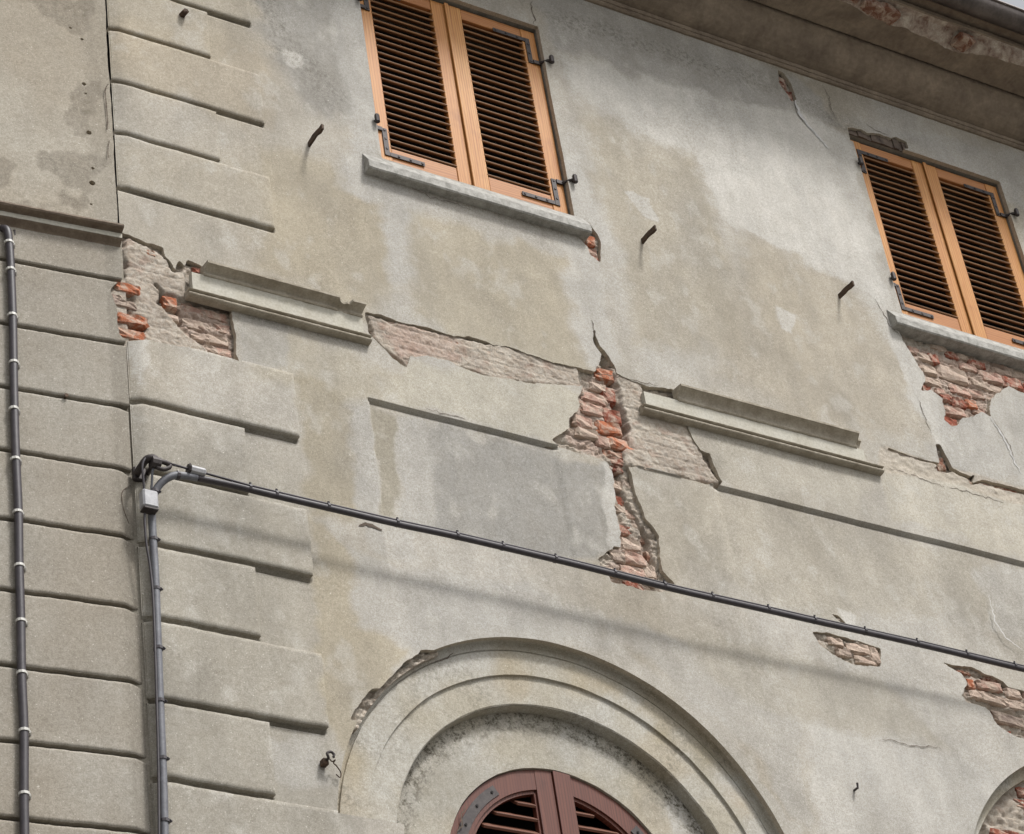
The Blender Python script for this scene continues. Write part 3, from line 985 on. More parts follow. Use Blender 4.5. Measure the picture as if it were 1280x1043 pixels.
bricks_px(core_parts[7], 600, 100, 4.345, [(612, 862, 52, 52, 'o', 0.012), (615, 925, 66, 40, 'p', 0.014), (635, 965, 40, 40, 'r', 0.014), (545, 845, 50, 30, 'd', 0.02)])
bricks_px(core_parts[8], 854, 0, 2.979, [(375, 300, 34, 40, 'd', 0.02), (402, 350, 30, 44, 'd', 0.018)])

# ------------------------------------------------------------------ quoin blocks at the house's corner
def quoin(z0, z1, u1, raise_, taper):
    us_ = np.linspace(UC+0.006, u1, max(6, int((u1-UC)/0.02)))
    zs_ = np.sort(np.concatenate([np.linspace(z0, z1, max(5, int((z1-z0)/0.02))), [z0+0.002, z0+0.006, z1-0.006, z1-0.002]]))
    us_ = np.sort(np.concatenate([us_, [u1-0.002, u1-0.006]]))
    nb = 0.006
    def fld(U, Zz):
        return hole_field(U, Zz)
    def out(U, Zz):
        e = np.minimum(np.minimum(Zz-z0, z1-Zz), u1-U)
        o = raise_-0.005*smooth(nb, 0, e)+(fbm(U*6, Zz*6, 3, 16)-0.5)*0.003
        # the left end rounds back into the joint with the neighbour
        return o-smooth(UC+0.06, UC, U)*raise_*0.9
    return build_sheet('quoin_block', FMW, us_, zs_, fld, out, main_colour, M['plaster'], house, 0.03, True, None, -0.012)

zq = lambda x, y: P(x, y)[2]
LONG_U, SHORT_U = P(329.9, 158)[0], P(268, 110)[0]
# (line of the joint below the block, how far the block runs out)
up = [zq(313, 33), zq(262.8, 74.8), zq(329.9, 158), zq(274.5, 204), zq(343, 289.6)]
gapu = 0.021
lens = [P(313, 33)[0], P(262.8, 74.8)[0], P(329.9, 158)[0], P(274.5, 204)[0], P(343, 289.6)[0]]
tops = [up[0]+0.37]+up[:-1]
for zb_, zt_, ul in zip(up, tops, lens):
    quoin(zb_+gapu*0.5, zt_-gapu*0.5, ul, 0.015, 0)
dn = [zq(372.5, 553), zq(310, 622), zq(389.6, 726), zq(323.9, 803), zq(408.9, 917), zq(342, 1001)]
lens = [P(372.5, 553)[0], P(310, 622)[0], P(389.6, 726)[0], P(323.9, 803)[0], P(408.9, 917)[0], P(342, 1001)[0]]
tops = [zq(300, 452)]+dn[:-1]
for zb_, zt_, ul in zip(dn+[dn[-1]-0.37], tops+[dn[-1]], lens+[lens[-2]]):
    quoin(zb_+0.015, zt_-0.013, ul, 0.028, 1)

# ------------------------------------------------------------------ windows: reveals, dark panels for the unlit rooms, sills, shutters
def reveal(u0, u1, z0, z1, y0, y1, mt):
    e = 0.0015
    u0 -= e; u1 += e; z0 -= e; z1 += e
    vs = [(u0, y0, z0), (u1, y0, z0), (u1, y0, z1), (u0, y0, z1), (u0, y1, z0), (u1, y1, z0), (u1, y1, z1), (u0, y1, z1)]
    fs = [(0, 1, 5, 4), (1, 2, 6, 5), (2, 3, 7, 6), (3, 0, 4, 7)]
    o = mesh_obj('window_reveal', vs, fs, mt, house)
    o2 = mesh_obj('dark_backing', [(u0, y1, z0), (u1, y1, z0), (u1, y1, z1), (u0, y1, z1)], [(0, 1, 2, 3)], M['dark'], o)  # flat panel, the unlit room's darkness is in its colour
    return o
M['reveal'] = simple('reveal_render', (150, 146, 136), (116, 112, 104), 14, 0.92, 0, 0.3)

SY = 0.045                                            # outer face of the shutters behind the wall face
ST = 0.04                                             # board thickness
def strap_mesh(flip_u, flip_z):
    """L-shaped strap with rivets; u towards the middle of the leaf, z up from its corner"""
    bm = bmesh.new()
    su = -1 if flip_u else 1
    sz = -1 if flip_z else 1
    def b(u0, u1, y0, y1, z0, z1):
        a, c = sorted((u0*su, u1*su)); d, e = sorted((z0*sz, z1*sz))
        box(bm, a, c, y0, y1, d, e, 0.001)
    b(0.048, 0.078, -0.006, 0, 0.012, 0.205)
    b(0.0785, 0.285, -0.0055, 0, 0.013, 0.040)
    b(0.0, 0.0475, -0.012, -0.003, 0.178, 0.204)      # arm towards the pintle
    for (u, z) in ((0.063, 0.06), (0.063, 0.13), (0.063, 0.19), (0.13, 0.026), (0.20, 0.026), (0.27, 0.026)):
        b(u-0.006, u+0.006, -0.0095, -0.005, z-0.006, z+0.006)
    bmesh.ops.recalc_face_normals(bm, faces=bm.faces)
    me = bpy.data.meshes.new('hinge_strap')
    bm.to_mesh(me); bm.free()
    me.materials.append(M['iron'])
    return me
STRAPS = {(a, b): strap_mesh(a, b) for a in (0, 1) for b in (0, 1)}
def pintle_mesh():
    bm = bmesh.new()
    tube(bm, [(0, 0, -0.028), (0, 0, -0.022), (0, 0, 0.022), (0, 0, 0.030)], [0.008, 0.014, 0.014, 0.010], 8)
    tube(bm, [(0, 0.0, 0), (0, 0.09, 0.0)], 0.009, 6)
    bmesh.ops.recalc_face_normals(bm, faces=bm.faces)
    me = bpy.data.meshes.new('hinge_pintle')
    bm.to_mesh(me); bm.free()
    me.materials.append(M['iron'])
    return me
PINTLE = pintle_mesh()
def slat_mesh(w):
    bm = bmesh.new()
    box(bm, -w/2, w/2, -0.027, 0.027, -0.0045, 0.0045, 0.002)
    bmesh.ops.recalc_face_normals(bm, faces=bm.faces)
    me = bpy.data.meshes.new('slat')
    bm.to_mesh(me); bm.free()
    me.materials.append(M['slat'])
    return me
STW = 0.094
RB = 0.135                                            # height of the bottom rail
leafw = (WU1-WU0)/2-0.006
SLAT = slat_mesh(leafw-2*STW+0.01)

def shutter_leaf(u0, u1, z0, z1, side, label):
    """side -1: hinged on the left jamb, +1: on the right jamb"""
    y0 = SY-(0.006 if side > 0 else 0.0)
    root = empty('shutter', ((u0+u1)/2, SY, z0))
    setparent(root, house)
    inv = inv_of(root) if False else None
    bpy.context.view_layer.update()
    iv = root.matrix_world.inverted()
    def part(name, a, mt, bev=0.003):
        bm = bmesh.new(); box(bm, *a, bev=bev)
        o = bm_obj(name, bm, mt)
        fastparent(o, root, iv)
        return o
    part('stile', (u0, u0+STW, y0, y0+ST, z0, z1), M['wood'])
    part('stile', (u1-STW, u1, y0, y0+ST, z0, z1), M['wood'])
    part('rail', (u0+STW+0.0005, u1-STW-0.0005, y0+0.003, y0+ST-0.003, z0, z0+RB), M['wood_x'])
    part('rail', (u0+STW+0.0005, u1-STW-0.0005, y0+0.003, y0+ST-0.003, z1-0.08, z1), M['wood_x'])
    if side > 0:                                       # cover strip over the meeting stiles
        part('cover_strip', (u0-0.014, u0+0.012, y0-0.010, y0-0.0005, z0+0.002, z1-0.002), M['wood'])
    n = 24
    for k in range(n):
        s = link(bpy.data.objects.new('slat', SLAT))
        zz = z0+RB+(k+0.5)*(z1-z0-0.08-RB)/n
        s.location = ((u0+u1)/2, y0+ST/2, zz)
        s.rotation_euler = (math.radians(38+random.uniform(-3, 3)), random.uniform(-0.006, 0.006), 0)
        fastparent(s, root, iv)
    for top in (0, 1):
        h = link(bpy.data.objects.new('hinge_strap', STRAPS[(1 if side > 0 else 0, top)]))
        h.location = (u0 if side < 0 else u1, y0-0.0005, (z1-0.06) if top else z0+0.055)
        fastparent(h, root, iv)
        p_ = link(bpy.data.objects.new('hinge_pintle', PINTLE))
        p_.location = ((u0-0.012) if side < 0 else (u1+0.040), -0.022, (z1-0.06-0.191) if top else z0+0.055+0.191)
        fastparent(p_, root, iv)
        a_ = part('hinge_arm', (min(u0-0.012, u0+0.01) if side < 0 else u1-0.005, (u0+0.01) if side < 0 else u1+0.040, 0.0-0.012 if side > 0 else 0.02, SY-0.012, p_.location[2]-0.010, p_.location[2]+0.010), M['iron'], 0.002) if side < 0 else None
        if side > 0:
            bm = bmesh.new()
            tube(bm, [(u1-0.01, y0-0.010, p_.location[2]), (u1+0.015, 0.0, p_.location[2]), (u1+0.040, -0.022, p_.location[2])], 0.008, 6)
            o = bm_obj('hinge_arm', bm, M['iron']); fastparent(o, root, iv)
    return root

for wi, (a, b) in enumerate(WIN):
    reveal(a, b, WZ0, WZ1, 0.0275, 0.32, M['reveal'])
    mid = (a+b)/2
    shutter_leaf(a+0.004, mid-0.001, WZ0+0.012, WZ1-0.018, -1, '')
    shutter_leaf(mid+0.001, b-0.006, WZ0+0.012, WZ1-0.018, 1, '')
    # sill: slab with weathered edges
    zf = P(601, 239, -0.055)[2] if wi == 0 else P(601, 239, -0.055)[2]
    ul, ur = P(461, 203, -0.055)[0]+wi*SPAN, P(739, 283, -0.055)[0]+wi*SPAN
    bm = bmesh.new()
    nseg = 22
    prof = [(0.06, WZ0-0.004), (0.0, WZ0-0.006), (-0.050, zf-0.003), (-0.055, zf-0.010), (-0.056, zf-0.056), (-0.050, zf-0.064), (0.0, zf-0.066), (0.06, zf-0.066)]
    rows = []
    for i in range(nseg+1):
        u = ul+(ur-ul)*i/nseg
        rows.append([bm.verts.new((u+random.uniform(-0.002, 0.002), y+random.uniform(-1, 1)*0.0008, z+random.uniform(-1, 1)*0.0008)) for y, z in prof])
    for i in range(nseg):
        for k in range(len(prof)):
            k2 = (k+1) % len(prof)
            bm.faces.new((rows[i][k], rows[i+1][k], rows[i+1][k2], rows[i][k2]))
    bm.faces.new(rows[0]); bm.faces.new(rows[-1][::-1])
    bm_obj('window_sill', bm, M['sill'], house)

# dark lintel bared over the right-hand window
bm = bmesh.new()
q0 = P(1062, 160); q1 = P(1140, 190)
nx = 16
for i in range(nx):
    a = q0[0]-0.03+(q1[0]-q0[0]+0.08)*i/nx; b = a+(q1[0]-q0[0]+0.08)/nx+0.001*random.random()
    box(bm, a, b, 0.012+random.uniform(0, 0.012), 0.10, WZ1+0.004, WZ1+0.16+random.uniform(-0.01, 0.01))
bm_obj('lintel', bm, M['lintel'], house)

# ------------------------------------------------------------------ arched openings
def arch_pts(c, r, n=48, zlow=None):
    """from the right springing over the crown to the left, with straight legs down to zlow"""
    zl = ZIMP if zlow is None else zlow
    pts = []
    if zl < c[1]:
        for k in range(4):
            pts.append((c[0]+r, zl+(c[1]-zl)*k/4))
    for k in range(n+1):
        a = math.pi*k/n
        pts.append((c[0]+r*math.cos(a), c[1]+r*math.sin(a)))
    if zl < c[1]:
        for k in range(4):
            pts.append((c[0]-r, c[1]-(c[1]-zl)*(k+1)/4))
    return pts

D1, D2 = 0.058, 0.135
def archivolt(c, name, prof, zlow, seed):
    rs = random.Random(seed)
    rows = [arch_pts(c, r, 72, zlow) for r, y in prof]
    n = len(rows[0])
    vs = []; fs = []
    for k, (r, y) in enumerate(prof):
        for (u, z) in rows[k]:
            if k >= 3:
                ang = math.atan2(z-c[1], u-c[0])
                j = (float(fbm(np.array([ang*9.0]), np.array([k*0.3]), 3, 409+seed)[0])-0.5)*0.007
                u += j*math.cos(ang); z += j*math.sin(ang)
            vs.append((u, y+rs.gauss(0, 0.0007), z))
    for k in range(len(prof)-1):
        for i in range(n-1):
            fs.append((k*n+i, k*n+i+1, (k+1)*n+i+1, (k+1)*n+i))
    o = mesh_obj(name, vs, fs, M['plaster'], house, False)
    me = o.data
    co = np.array([v.co[:] for v in me.vertices])
    cc, gg = arch_colour(co[:, 0], co[:, 2])
    setattr_arrays(me, cc, gg)
    return o

ARCH_PATCH = [(UZ(Z(700, 760, 3.685, p)), lin(c)) for p, c in (
    ([(60, 280), (250, 300), (330, 360), (200, 380), (80, 330)], (192, 172, 132)),
    ([(430, 440), (520, 500), (560, 620), (480, 600)], (178, 164, 128)),
    ([(620, 600), (740, 640), (740, 740), (660, 700)], (170, 158, 126)),
    ([(740, 740), (900, 860), (900, 960), (800, 860)], (205, 186, 156)))]
def arch_colour(U, Zz):
    n = fbm(U*5, Zz*5, 5, 201)
    w = np.clip((n-0.5)*3+0.5, 0, 1)[:, None]
    c = lin((190, 182, 162))*(1-w)+lin((200, 198, 190))*w
    k = smooth(0.55, 0.7, fbm(U*2.5, Zz*2.5, 4, 205))[:, None]*0.6
    c = c*(1-k)+lin((192, 174, 140))*k
    for p, cc in ARCH_PATCH:
        k = (smooth(0.04, -0.03, sdf_poly(U, Zz, p)+(n-0.5)*0.1)*0.7)[:, None]
        c = c*(1-k)+cc*k
    g_ = smooth(0.5, 0.75, fbm(U*4, Zz*4, 4, 207))*0.5
    return c, g_

PROF = [(AR+0.002, 0.024), (AR+0.0005, D1-0.006), (AR-0.004, D1), (AR-0.030, D1+0.002), (AR-0.034, D1+0.010), (AR-0.038, D1+0.010), (AR-0.040, D1),
        (AR-0.090, D1-0.002), (AR-0.165, D1-0.002), (AR-0.167, D1+0.010), (AR-0.171, D1+0.012), (AR-0.24, D1+0.010), (AR2+0.006, D1+0.010), (AR2, D1+0.016)]
for q, c in enumerate(ARCHES):
    archivolt(c, 'arch_moulding', PROF if q == 0 else PROF[:4]+[(AR-0.052, D1+0.004), (AR-0.056, D1+0.06)], ZIMP, 3+q)
    if q:
        continue
    archivolt(c, 'arch_reveal', [(AR2+0.0012, 0.026), (AR2+0.0012, D1+0.014)], c[1]-0.8, 13+q) if False else None
    archivolt(c, 'arch_reveal', [(AR2, D1+0.0165), (AR2-0.001, D1+0.04), (AR2-0.002, D2+0.004)], c[1]-0.75, 23+q)

def tymp_colour(U, Zz):
    c, g_ = arch_colour(U, Zz)
    n = fbm(U*3, Zz*3, 4, 211)
    k = smooth(0.35, 0.65, n)[:, None]*0.6
    c = c*(1-k)+lin((172, 168, 156))*k
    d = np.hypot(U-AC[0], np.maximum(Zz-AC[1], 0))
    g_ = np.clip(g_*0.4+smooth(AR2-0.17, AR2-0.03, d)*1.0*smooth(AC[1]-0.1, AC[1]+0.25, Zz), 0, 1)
    # repaired pale corner
    rp = UZ(Z(700, 760, 3.685, [(480, 900), (600, 820), (800, 1100), (560, 1100)]), D2)
    k = (smooth(0.01, -0.01, sdf_poly(U, Zz, rp)+(n-0.5)*0.08)*0.85)[:, None]
    c = c*(1-k)+lin((205, 202, 196))*k
    return c, g_
def tymp_field(c):
    def f(U, Zz):
        du = np.abs(U-c[0]); dz = Zz-c[1]
        rr = np.where(dz > 0, np.hypot(du, dz), du)
        return np.minimum(AR2+0.01-rr, rr-AR3+(fbm(U*20, Zz*20, 2, 9)-0.5)*0.006)
    return f
c = ARCHES[0]
build_sheet('tympanum', FM, np.arange(c[0]-1, c[0]+1, 0.012), np.arange(c[1]-0.75, c[1]+1, 0.012), tymp_field(c),
            lambda U, Zz: -D2+(fbm(U*6, Zz*6, 3, 44)-0.5)*0.006, tymp_colour, M['plaster'], house, 0.05)
# the right-hand arch has lost its plaster: bare brickwork inside
c2 = ARCHES[1]
def rub_field(U, Zz):
    du = np.abs(U-c2[0]); dz = Zz-c2[1]
    return AR-0.02-np.where(dz > 0, np.hypot(du, dz), du)
def rub_out(U, Zz):
    return core_out(U, Zz)*1.2-0.065
tymp2 = build_sheet('rubble_mortar', FM, np.arange(c2[0]-1.25, c2[0]+1.25, 0.012), np.arange(c2[1]-0.75, c2[1]+1.25, 0.012), rub_field, rub_out, core_colour, M['mortar'], house, 0.05, False, None)
kk = 0
for row in range(27):
    zz = c2[1]-0.6+row*0.068
    off = 0.13*(row % 2)
    uu = c2[0]-1.25+off
    while uu < c2[0]+1.2:
        w = random.choice((0.12, 0.15, 0.22, 0.24))
        cu = uu+w/2
        rr = math.hypot(cu-c2[0], max(zz-c2[1], 0))
        if rr+w*0.35 < AR-0.045 and random.random() < 0.72:
            brick_at(tymp2, cu, zz, w*0.95, 0.056, 0.075+random.uniform(0, 0.02), random.choice('rropppwb'))
        uu += w+0.014

# arched shutters, red-brown
SYA = D2+0.012
def arched_leaf(c, side):
    root = empty('arched_shutter', (c[0]+side*0.3, SYA, c[1]-0.7))
    setparent(root, house)
    bpy.context.view_layer.update()
    iv = root.matrix_world.inverted()
    R0, fr = AR3-0.004, 0.098
    zb = c[1]-0.70
    e = 0.002
    def add(name, vs, fs, mt, sm=False):
        o = mesh_obj(name, vs, fs, mt)
        fastparent(o, root, iv)
        return o
    def slab(pts_o, pts_i, y0, y1, name, mt):
        n = len(pts_o)
        vs = [(u, y0, z) for u, z in pts_o]+[(u, y0, z) for u, z in pts_i]+[(u, y1, z) for u, z in pts_o]+[(u, y1, z) for u, z in pts_i]
        fs = []
        for i in range(n-1):
            fs += [(i, i+1, n+i+1, n+i), (2*n+i, 3*n+i, 3*n+i+1, 2*n+i+1), (i, 2*n+i, 2*n+i+1, i+1), (n+i, n+i+1, 3*n+i+1, 3*n+i)]
        fs += [(0, n, 3*n, 2*n), (n-1, 3*n-1, 4*n-1, 2*n-1)]
        return add(name, vs, fs, mt)
    n = 26
    # curved head: from the meeting stile round to the hinge side
    R1 = R0-fr
    ms = 0.092
    po = []; pi = []
    for i in range(n+1):
        t = i/n
        ao = math.acos(ms/R0)*(1-t); ai = math.acos(ms/R1)*(1-t)
        po.append((c[0]+side*R0*math.cos(ao), c[1]+R0*math.sin(ao)))
        pi.append((c[0]+side*R1*math.cos(ai), c[1]+R1*math.sin(ai)))
    po.append((c[0]+side*R0, zb)); pi.append((c[0]+side*R1, zb))
    slab(po, pi, SYA, SYA+0.045, 'curved_stile', M['redwood'])
    # inner bead
    pb = [(c[0]+side*(abs(u-c[0])), z) for u, z in pi]
    R2 = R1-0.016
    pj = []
    for i in range(n+1):
        t = i/n
        aj = math.acos((ms+0.012)/R2)*(1-t)
        pj.append((c[0]+side*R2*math.cos(aj), c[1]+R2*math.sin(aj)))
    pj.append((c[0]+side*R2, zb))
    slab(pb, pj, SYA+0.010, SYA+0.04, 'bead', M['redwood'])
    # meeting stile
    zt = c[1]+math.sqrt(R0**2-ms**2)
    z_in = c[1]+math.sqrt(R0**2-e**2)
    y0 = SYA-(0.012 if side > 0 else 0.002)
    m_ = 8
    po = [(c[0]+side*(e+(ms-e)*i/m_), c[1]+math.sqrt(R0**2-(e+(ms-e)*i/m_)**2)) for i in range(m_+1)]
    pi = [(c[0]+side*(e+(ms-e)*i/m_), zb) for i in range(m_+1)]
    slab(po, pi, y0, SYA+0.05, 'meeting_stile', M['redwood'])
    bm = bmesh.new(); u = c[0]+side*(ms+0.006)
    box(bm, min(u-0.006, u+0.006), max(u-0.006, u+0.006), SYA+0.010, SYA+0.04, zb, c[1]+math.sqrt(R1**2-(ms+0.014)**2), 0.002)
    o = bm_obj('bead', bm, M['redwood']); fastparent(o, root, iv)
    # slats
    pitch = 0.072
    k = 0
    while True:
        zz = zb+0.06+k*pitch
        if zz > c[1]+R1-0.06:
            break
        dz = max(zz+0.03-c[1], 0)
        half = math.sqrt(max(R1**2-dz**2, 0))
        w = half-ms-0.012
        if w > 0.03:
            bm = bmesh.new()
            box(bm, -w/2, w/2, -0.036, 0.036, -0.007, 0.007, 0.002)
            o = bm_obj('slat', bm, M['redslat'])
            o.location = (c[0]+side*(ms+0.012+w/2), SYA+0.034, zz)
            o.rotation_euler = (math.radians(40+random.uniform(-2, 2)), 0, 0)
            fastparent(o, root, iv)
        k += 1
    # curved iron strap with rivets
    n2 = 10
    a0, a1 = (math.radians(56), math.radians(4)) if side < 0 else (math.radians(44), math.radians(-2))
    ro, ri = R0-0.028, R0-0.078
    po = []; pi = []
    for i in range(n2+1):
        a = a0+(a1-a0)*i/n2
        po.append((c[0]+side*ro*math.cos(a), c[1]+ro*math.sin(a))); pi.append((c[0]+side*ri*math.cos(a), c[1]+ri*math.sin(a)))
    po.append((c[0]+side*ro, c[1]-0.25)); pi.append((c[0]+side*ri, c[1]-0.25))
    strap = slab(po, pi, SYA-0.005, SYA-0.0005, 'hinge_strap', M['iron'])
    for t in (0.06, 0.3, 0.55, 0.8):
        a = a0+(a1-a0)*t; r = (ro+ri)/2
        bm = bmesh.new()
        tube(bm, [(c[0]+side*r*math.cos(a), SYA-0.009, c[1]+r*math.sin(a)), (c[0]+side*r*math.cos(a), SYA-0.004, c[1]+r*math.sin(a))], 0.007, 6)
        o = bm_obj('rivet', bm, M['dark']); fastparent(o, root, iv)
for sd in (-1, 1):
    arched_leaf(ARCHES[0], sd)
mesh_obj('dark_backing', [(AC[0]-0.8, 0.42, AC[1]-1), (AC[0]+0.8, 0.42, AC[1]-1), (AC[0]+0.8, 0.42, AC[1]+0.8), (AC[0]-0.8, 0.42, AC[1]+0.8)], [(0, 1, 2, 3)], M['dark'], house)  # flat near-black panel in place of an unlit interior

# ------------------------------------------------------------------ string course, two fragments left on the facade
def zrow(px, py, y):
    return P(px, py, y)[2]
def string_fragment(u_up, u_lo, seed, chips, x_mid, ys):
    """ys: heights of cyma top, cyma foot, roll top, roll groove, roll foot at column x_mid of the photograph"""
    zt, zc, zr, zg, zb = (zrow(x_mid, y, o) for y, o in zip(ys, (-0.075, -0.028, -0.046, -0.044, -0.012)))
    cy = [(zc-0.004, -0.01), (zc-0.004, 0.026), (zc+0.002, 0.031), (zc+0.007, 0.031), (zc+0.009, 0.026)]
    for k in range(9):
        t = k/8
        cy.append((zc+0.010+(zt-0.016-zc-0.010)*t, 0.026+0.042*t**2.4))
    cy += [(zt-0.014, 0.074), (zt-0.003, 0.075), (zt, 0.071), (zt+0.010, -0.01)]
    us1 = np.arange(u_up[0], u_up[1], 0.012)
    extrude_profile('cyma_moulding', MW, cy, us1, M['mould'], house, 0.0004, chips, seed)
    us2 = np.arange(u_lo[0], u_lo[1], 0.012)
    fa = [(zr-0.01, -0.01), (zr-0.01, 0.022), (zc, 0.022), (zc, -0.01)]
    extrude_profile('fascia', MW, fa, np.arange(min(u_up[0], u_lo[0])+0.03, u_up[1]+0.02, 0.03), M['fascia'], house, 0.0006, (), seed+1)
    ro = [(zb, -0.01), (zb, 0.010)]
    hz = (zr-zb)*0.60
    for k in range(9):
        a = -math.pi/2+math.pi*k/8
        ro.append((zb+hz/2+hz/2*math.sin(a), 0.014+0.027*math.cos(a)))
    h2 = zr-zb-hz-0.004
    ro.append((zb+hz+0.002, 0.016))
    for k in range(7):
        a = -math.pi/2+math.pi*k/6
        ro.append((zb+hz+0.004+h2/2+h2/2*math.sin(a), 0.026+0.018*math.cos(a)))
    ro += [(zr+0.002, 0.020), (zr+0.002, -0.01)]
    extrude_profile('roll_moulding', MW, ro, us2, M['mould'], house, 0.0003, (), seed+2)
M['fascia'] = simple('fascia_stucco', (184, 181, 170), (172, 167, 153), 12, 0.92, 0, 0.25)
string_fragment((P(259, 323, -0.07)[0], P(457, 375, -0.07)[0]), (P(236, 357, -0.04)[0], P(467, 420, -0.04)[0]), 5,
                [(P(425, 367, -0.07)[0], P(440, 371, -0.07)[0], 0.72)], 350, (349, 368, 387.5, 393, 402))
string_fragment((P(850, 478, -0.07)[0], P(1080, 540, -0.07)[0]), (P(805, 506, -0.04)[0], P(1107, 587, -0.04)[0]), 9,
                [(P(1074, 537, -0.07)[0], P(1082, 540, -0.07)[0], 0.5)], 960, (508.5, 529.5, 543.5, 549, 557))

# ------------------------------------------------------------------ cornice, gutter, roof edge
u0c, u1c = UC-0.05, 22.0
zc0 = ZCOR
us_c = np.arange(u0c, u1c, 0.05)
RISE = 0.150
bed = [(zc0-0.002, -0.02), (zc0-0.002, 0.012), (zc0+0.006, 0.022), (zc0+0.016, 0.022), (zc0+0.020, 0.016), (zc0+0.024, 0.026), (zc0+0.042, 0.032), (zc0+0.048, 0.024)]
for k in range(9):
    t = k/8
    bed.append((zc0+0.050+RISE*(1-math.cos(t*math.pi/2))*0.75+RISE*t*0.25, 0.024+0.20*math.sin(t*math.pi/2)*0.45+0.11*t))
zt = bed[-1][0]; ot = bed[-1][1]
bed += [(zt+0.010, ot+0.002), (zt+0.030, ot+0.002), (zt+0.030, -0.02)]
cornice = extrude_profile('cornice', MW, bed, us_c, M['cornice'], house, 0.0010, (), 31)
# projecting slab with a broken arris
OUT = ot+0.30
def slab_edge(us):
    vs = []; fs = []
    rs = random.Random(4)
    n = None
    for u in us:
        b1 = float(vnoise(np.array([u*3.1]), np.array([0.3]), 5)[0]); b2 = float(vnoise(np.array([u*11.0]), np.array([4.3]), 6)[0]); b3 = float(vnoise(np.array([u*37.0]), np.array([2.3]), 8)[0])
        br = max(0, (b1-0.42))*0.16+b2*0.02+b3*0.008+0.006
        prof = [(zt+0.036, ot-0.02), (zt+0.036, ot+0.016), (zt+0.012, ot+0.018), (zt+0.016, ot+0.10), (zt+0.018, OUT-0.05-br), (zt+0.026+0.3*br, OUT-0.02-br*0.9), (zt+0.05+0.5*br, OUT-0.004-br*0.5), (zt+0.085, OUT), (zt+0.09, OUT+0.01), (zt+0.115, OUT+0.012), (zt+0.12, ot-0.05)]
        n = len(prof)
        vs += [(u, -o+rs.gauss(0, 0.001), z+rs.gauss(0, 0.001)) for z, o in prof]
    for i in range(len(us)-1):
        for k in range(n-1):
            a = i*n+k
            fs.append((a, a+n, a+n+1, a+1))
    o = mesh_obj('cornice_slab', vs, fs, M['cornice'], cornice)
    o.data.materials.append(M['cornice_broken'])
    for i, f in enumerate(o.data.polygons):
        if (i % (n-1)) in (4, 5, 6):
            f.material_index = 1
    return o
slab_edge(np.arange(u0c, u1c, 0.015))
# bricks bared in the broken edge
for (px, py, w, h) in ((1093, 24, 0.16, 0.05), (1112, 28, 0.16, 0.05), (1208, 62, 0.12, 0.05), (1068, 12, 0.08, 0.04)):
    q = P(px, py, -(OUT-0.06))
    o = link(bpy.data.objects.new('brick', random.choice(BRICKS)))
    o.scale = (w, 0.11, h); o.location = (q[0], -(OUT-0.07), zt+0.045)
    o.rotation_euler = (random.uniform(-0.1, 0.1), random.uniform(-0.05, 0.05), random.uniform(-0.15, 0.15))
    o.color = (*lin(TONES['b'])*0.85, 1)
    fastparent(o, cornice, inv_of(cornice))
# boarding above the slab and roof
bm = bmesh.new()
box(bm, u0c, u1c, -(OUT+0.09), 0.3, zt+0.135, zt+0.165)
bm_obj('eave_board', bm, M['mould_brown'], house)
bm = bmesh.new()
vs = [bm.verts.new(v) for v in ((UC-0.05, -(OUT+0.10), zt+0.18), (24, -(OUT+0.10), zt+0.18), (24, 6, zt+2.3), (UC-0.05, 6, zt+2.3))]
bm.faces.new(vs)
vs = [bm.verts.new(v) for v in ((UC-0.05, -(OUT+0.10), zt+0.23), (24, -(OUT+0.10), zt+0.23), (24, 6, zt+2.35), (UC-0.05, 6, zt+2.35))]
bm.faces.new(vs)
bm_obj('roof', bm, M['rooftile'], house)
# half-round gutter
gc = (-(OUT+0.13), zt+0.155)
gr = 0.075
vs = []; fs = []
us_g = np.arange(u0c, u1c, 0.4)
na = 14
for u in us_g:
    for rr in (gr, gr-0.004):
        for k in range(na+1):
            a = math.pi+math.pi*k/na
            vs.append((u, gc[0]+rr*math.cos(a), gc[1]+rr*math.sin(a)+0.02))
st_ = 2*(na+1)
for i in range(len(us_g)-1):
    for l in (0, na+1):
        for k in range(na):
            a = i*st_+l+k
            fs.append((a, a+st_, a+st_+1, a+1))
    for k in (0, na):
        a = i*st_+k
        fs.append((a, a+st_, a+st_+na+1, a+na+1))
gut = mesh_obj('gutter', vs, fs, M['gutter'], house, True)
tube_obj('gutter_bead', [(u0c, gc[0]-gr-0.004, gc[1]+0.022), (u1c, gc[0]-gr-0.004, gc[1]+0.022)], 0.009, M['gutter'], gut)
for u in np.arange(u0c+0.7, u1c, 0.9):
    pts = [(u, gc[0]+(gr+0.004)*math.cos(math.pi+math.pi*k/8), gc[1]+0.02+(gr+0.004)*math.sin(math.pi+math.pi*k/8)) for k in range(9)]
    tube_obj('gutter_strap', pts, 0.007, M['gutter'], gut, 6)

